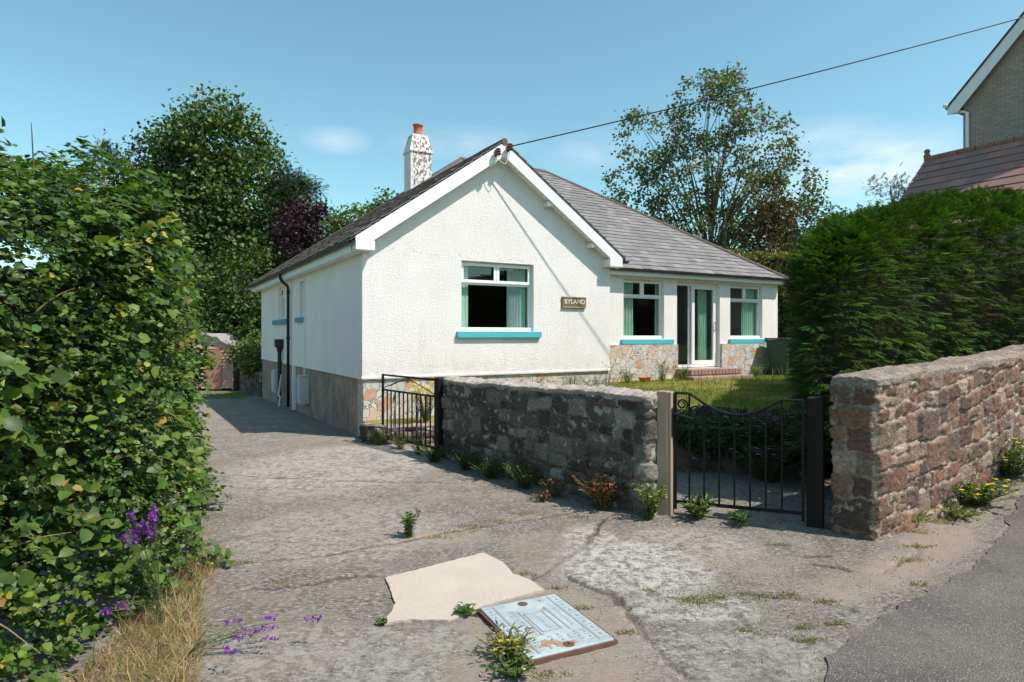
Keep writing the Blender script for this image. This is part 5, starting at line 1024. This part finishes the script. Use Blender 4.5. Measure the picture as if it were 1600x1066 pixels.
# weeds along the base of the driveway gate and terrace
for i, (x, y, lb) in enumerate([(-2.0, 9.62, 'yellow green weed at the left foot of the driveway gate'), (-1.62, 9.25, 'green weed growing through the middle of the driveway gate'), (-1.28, 8.82, 'leafy weed at the right foot of the driveway gate')]):
    plant('gate_weed', lb, (x, y), .26, .2, 26, 8, .04, [(.10, .15, .03), (.16, .19, .04), (.05, .10, .02)], (7, .012, YE, .02), group='weeds at the driveway gate', wid=.5)
plant('broom_bush', 'bright yellow flowering bush behind the driveway gate against the house', (-1.36, 10.12), .66, .32, 60, 10, .04, [(.10, .16, .03), (.15, .20, .04)], (330, .020, YE, .055), z=.24, wid=.5)
for i, (t, s_, h_, lb) in enumerate([(2.9, -.55, .46, 'pink flowered plant against the gable wall below the window sill'), (3.7, -.6, .50, 'taller pink flowered plant against the gable wall below the name sign'), (4.3, -.5, .40, 'pink flowered plant at the right end of the gable wall')]):
    v = hw(t, s_); plant('pink_campion', lb, (v.x, v.y), h_, .35, 40, 6, .05, [(.07, .12, .025), (.12, .16, .04)], (34, .016, PK, .05), z=float(HL(v.x, v.y)), wid=.4, group='pink flowers along the gable wall')
v = hw(4.35, -.75); plant('hogweed', 'tall pale seed heads standing in front of the gable corner', (v.x, v.y), .78, .22, 14, 3, .05, [(.25, .24, .10), (.14, .17, .05)], (60, .010, [(.62, .58, .36)], .03), z=float(HL(v.x, v.y)), wid=.3)
for i, (t, s_, h_, lb) in enumerate([(5.35, 1.1, .45, 'weed tuft in the corner where the gable meets the porch wing'), (6.4, 1.1, .35, 'green weed at the foot of the stone cladding left of the dish'), (7.35, 1.0, .55, 'tall grassy weed right of the terracotta dish'), (7.9, .9, .45, 'pale grassy weed left of the door step'), (10.6, 1.0, .35, 'weed at the foot of the cladding right of the door step'), (11.6, .9, .45, 'green weed with white flowers near the right corner of the porch'), (12.3, .8, .55, 'white flowered weed in front of the green bin')]):
    v = hw(t, s_); plant('porch_weed', lb, (v.x, v.y), h_, .26, 34, 7, .07, [(.12, .17, .04), (.25, .25, .10), (.08, .13, .03)], (7 if i < 5 else 16, .014, [(.65, .66, .60)], .03), z=float(HL(v.x, v.y)), wid=.22, group='weeds along the porch wing')
# pink daisies
plant('ice_daisy', 'pink daisies seen just right of the top of the timber post', (2.02, 8.35), .24, .25, 34, 7, .05, [(.05, .10, .02)], (26, .024, PK, .05), z=.55, wid=.4)
b0 = plant('ice_daisy', 'purple pink daisies trailing down in deep shade behind the garden gate', (2.95, 7.35), .50, .42, 130, 9, .055, [(.035, .07, .02), (.05, .09, .02)], (60, .030, PK, .07), z=.28, wid=.45)
plant('ice_daisy', 'lower trailing clump of pink daisies behind the right end of the garden gate', (2.80, 7.05), .48, .40, 110, 9, .05, [(.035, .07, .02), (.05, .09, .02)], (40, .028, PK, .06), wid=.45)
# purple toadflax
def toadflax(label, base, tips):
    root = tag(empty('toadflax', base), label, 'plant'); b = MB(); P_ = []; LP_ = []; B0 = Vector(base)
    for t in tips:
        t = Vector(t)-B0; m_ = t*.5+Vector((0, 0, .25*t.length*.4)); pts = [Vector((random.gauss(0, .02), random.gauss(0, .02), 0)), t*.25+Vector((0, 0, .06)), m_, t*.8+Vector((0, 0, .03)), t]; b.tube(pts, [.0022, .002, .0018, .0014, .001], 4)
        d = (pts[-1]-pts[-2]).normalized()
        for k in range(22): P_.append(t-d*random.random()*.075+Vector((random.gauss(0, .007), random.gauss(0, .007), random.gauss(0, .006))))
        for k in range(26): f = random.random()*.8; j = min(3, int(f*4)); LP_.append(pts[j].lerp(pts[j+1], f*4-j))
    b.build('stem', M['stem'], root); P_ = np.array(P_); n = len(P_); V, F, Cc = scatter(P_, rdir(n), rdir(n), rng.uniform(.011, .02, n), cmix(PU, n), QUAD, 1.2); npmesh('flower', V, F, Cc, M['petal'], root)
    LP_ = np.array(LP_); n = len(LP_); V, F, Cc = scatter(LP_, unit(rdir(n)+np.array([0, 0, .4])), rdir(n), rng.uniform(.02, .04, n), cmix([(.12, .16, .06), (.18, .20, .10)], n), BLADE, .8); npmesh('foliage', V, F, Cc, M['leaf'], root)
def at(px, py, Y): return ((px-800)/1000*Y, Y, 1.6-(py-524)/1000*Y)
toadflax('purple toadflax spikes leaning out over the drive at the foot of the hedge', (-1.62, 3.15, 0), [at(500, 966, 3.3), at(430, 964, 3.3), at(433, 980, 3.25), at(436, 998, 3.2), at(405, 985, 3.2), at(378, 998, 3.2), at(378, 970, 3.3), at(366, 1020, 3.0), at(395, 992, 3.2)])
toadflax('purple toadflax spikes rising through the lower middle of the left hedge', (-1.95, 3.55, 0), [at(241, 790, 3.25), at(238, 800, 3.2), at(225, 815, 3.2), at(212, 820, 3.2), at(200, 828, 3.2), at(240, 812, 3.25), at(232, 822, 3.2), at(192, 838, 3.15), at(210, 836, 3.2), at(205, 798, 3.2), at(188, 945, 2.95), at(161, 955, 2.9)])
for i, (x, y, r_, lb) in enumerate([(-9.0, 22.6, .75, 'round bright green shrub on the bank right of the shed'), (-8.3, 22.4, .9, 'taller green shrub on the bank against the back corner of the house'), (-8.1, 20.7, .55, 'pale yellow green shrub on top of the low dark wall')]):
    tree('bank_shrub', lb, (x, y, .35), [(0, 0, r_*.7, r_, r_, r_*.75)], 120, 26, .09, [(.07, .13, .025), (.11, .17, .04), (.16, .19, .06)], (r_, .04), .28, group='shrubs on the bank', cat='shrub', limbs=6)
q = pts_in([(-9.6, 18.8), (-8.0, 18.8), (-8.6, 21.6), (-11, 21.9)], 5000); blades('back_grass', q, H, .06, [(.18, .22, .05), (.25, .25, .08)], M['grass'], kind='stuff', lean=.7, wid=1.3)
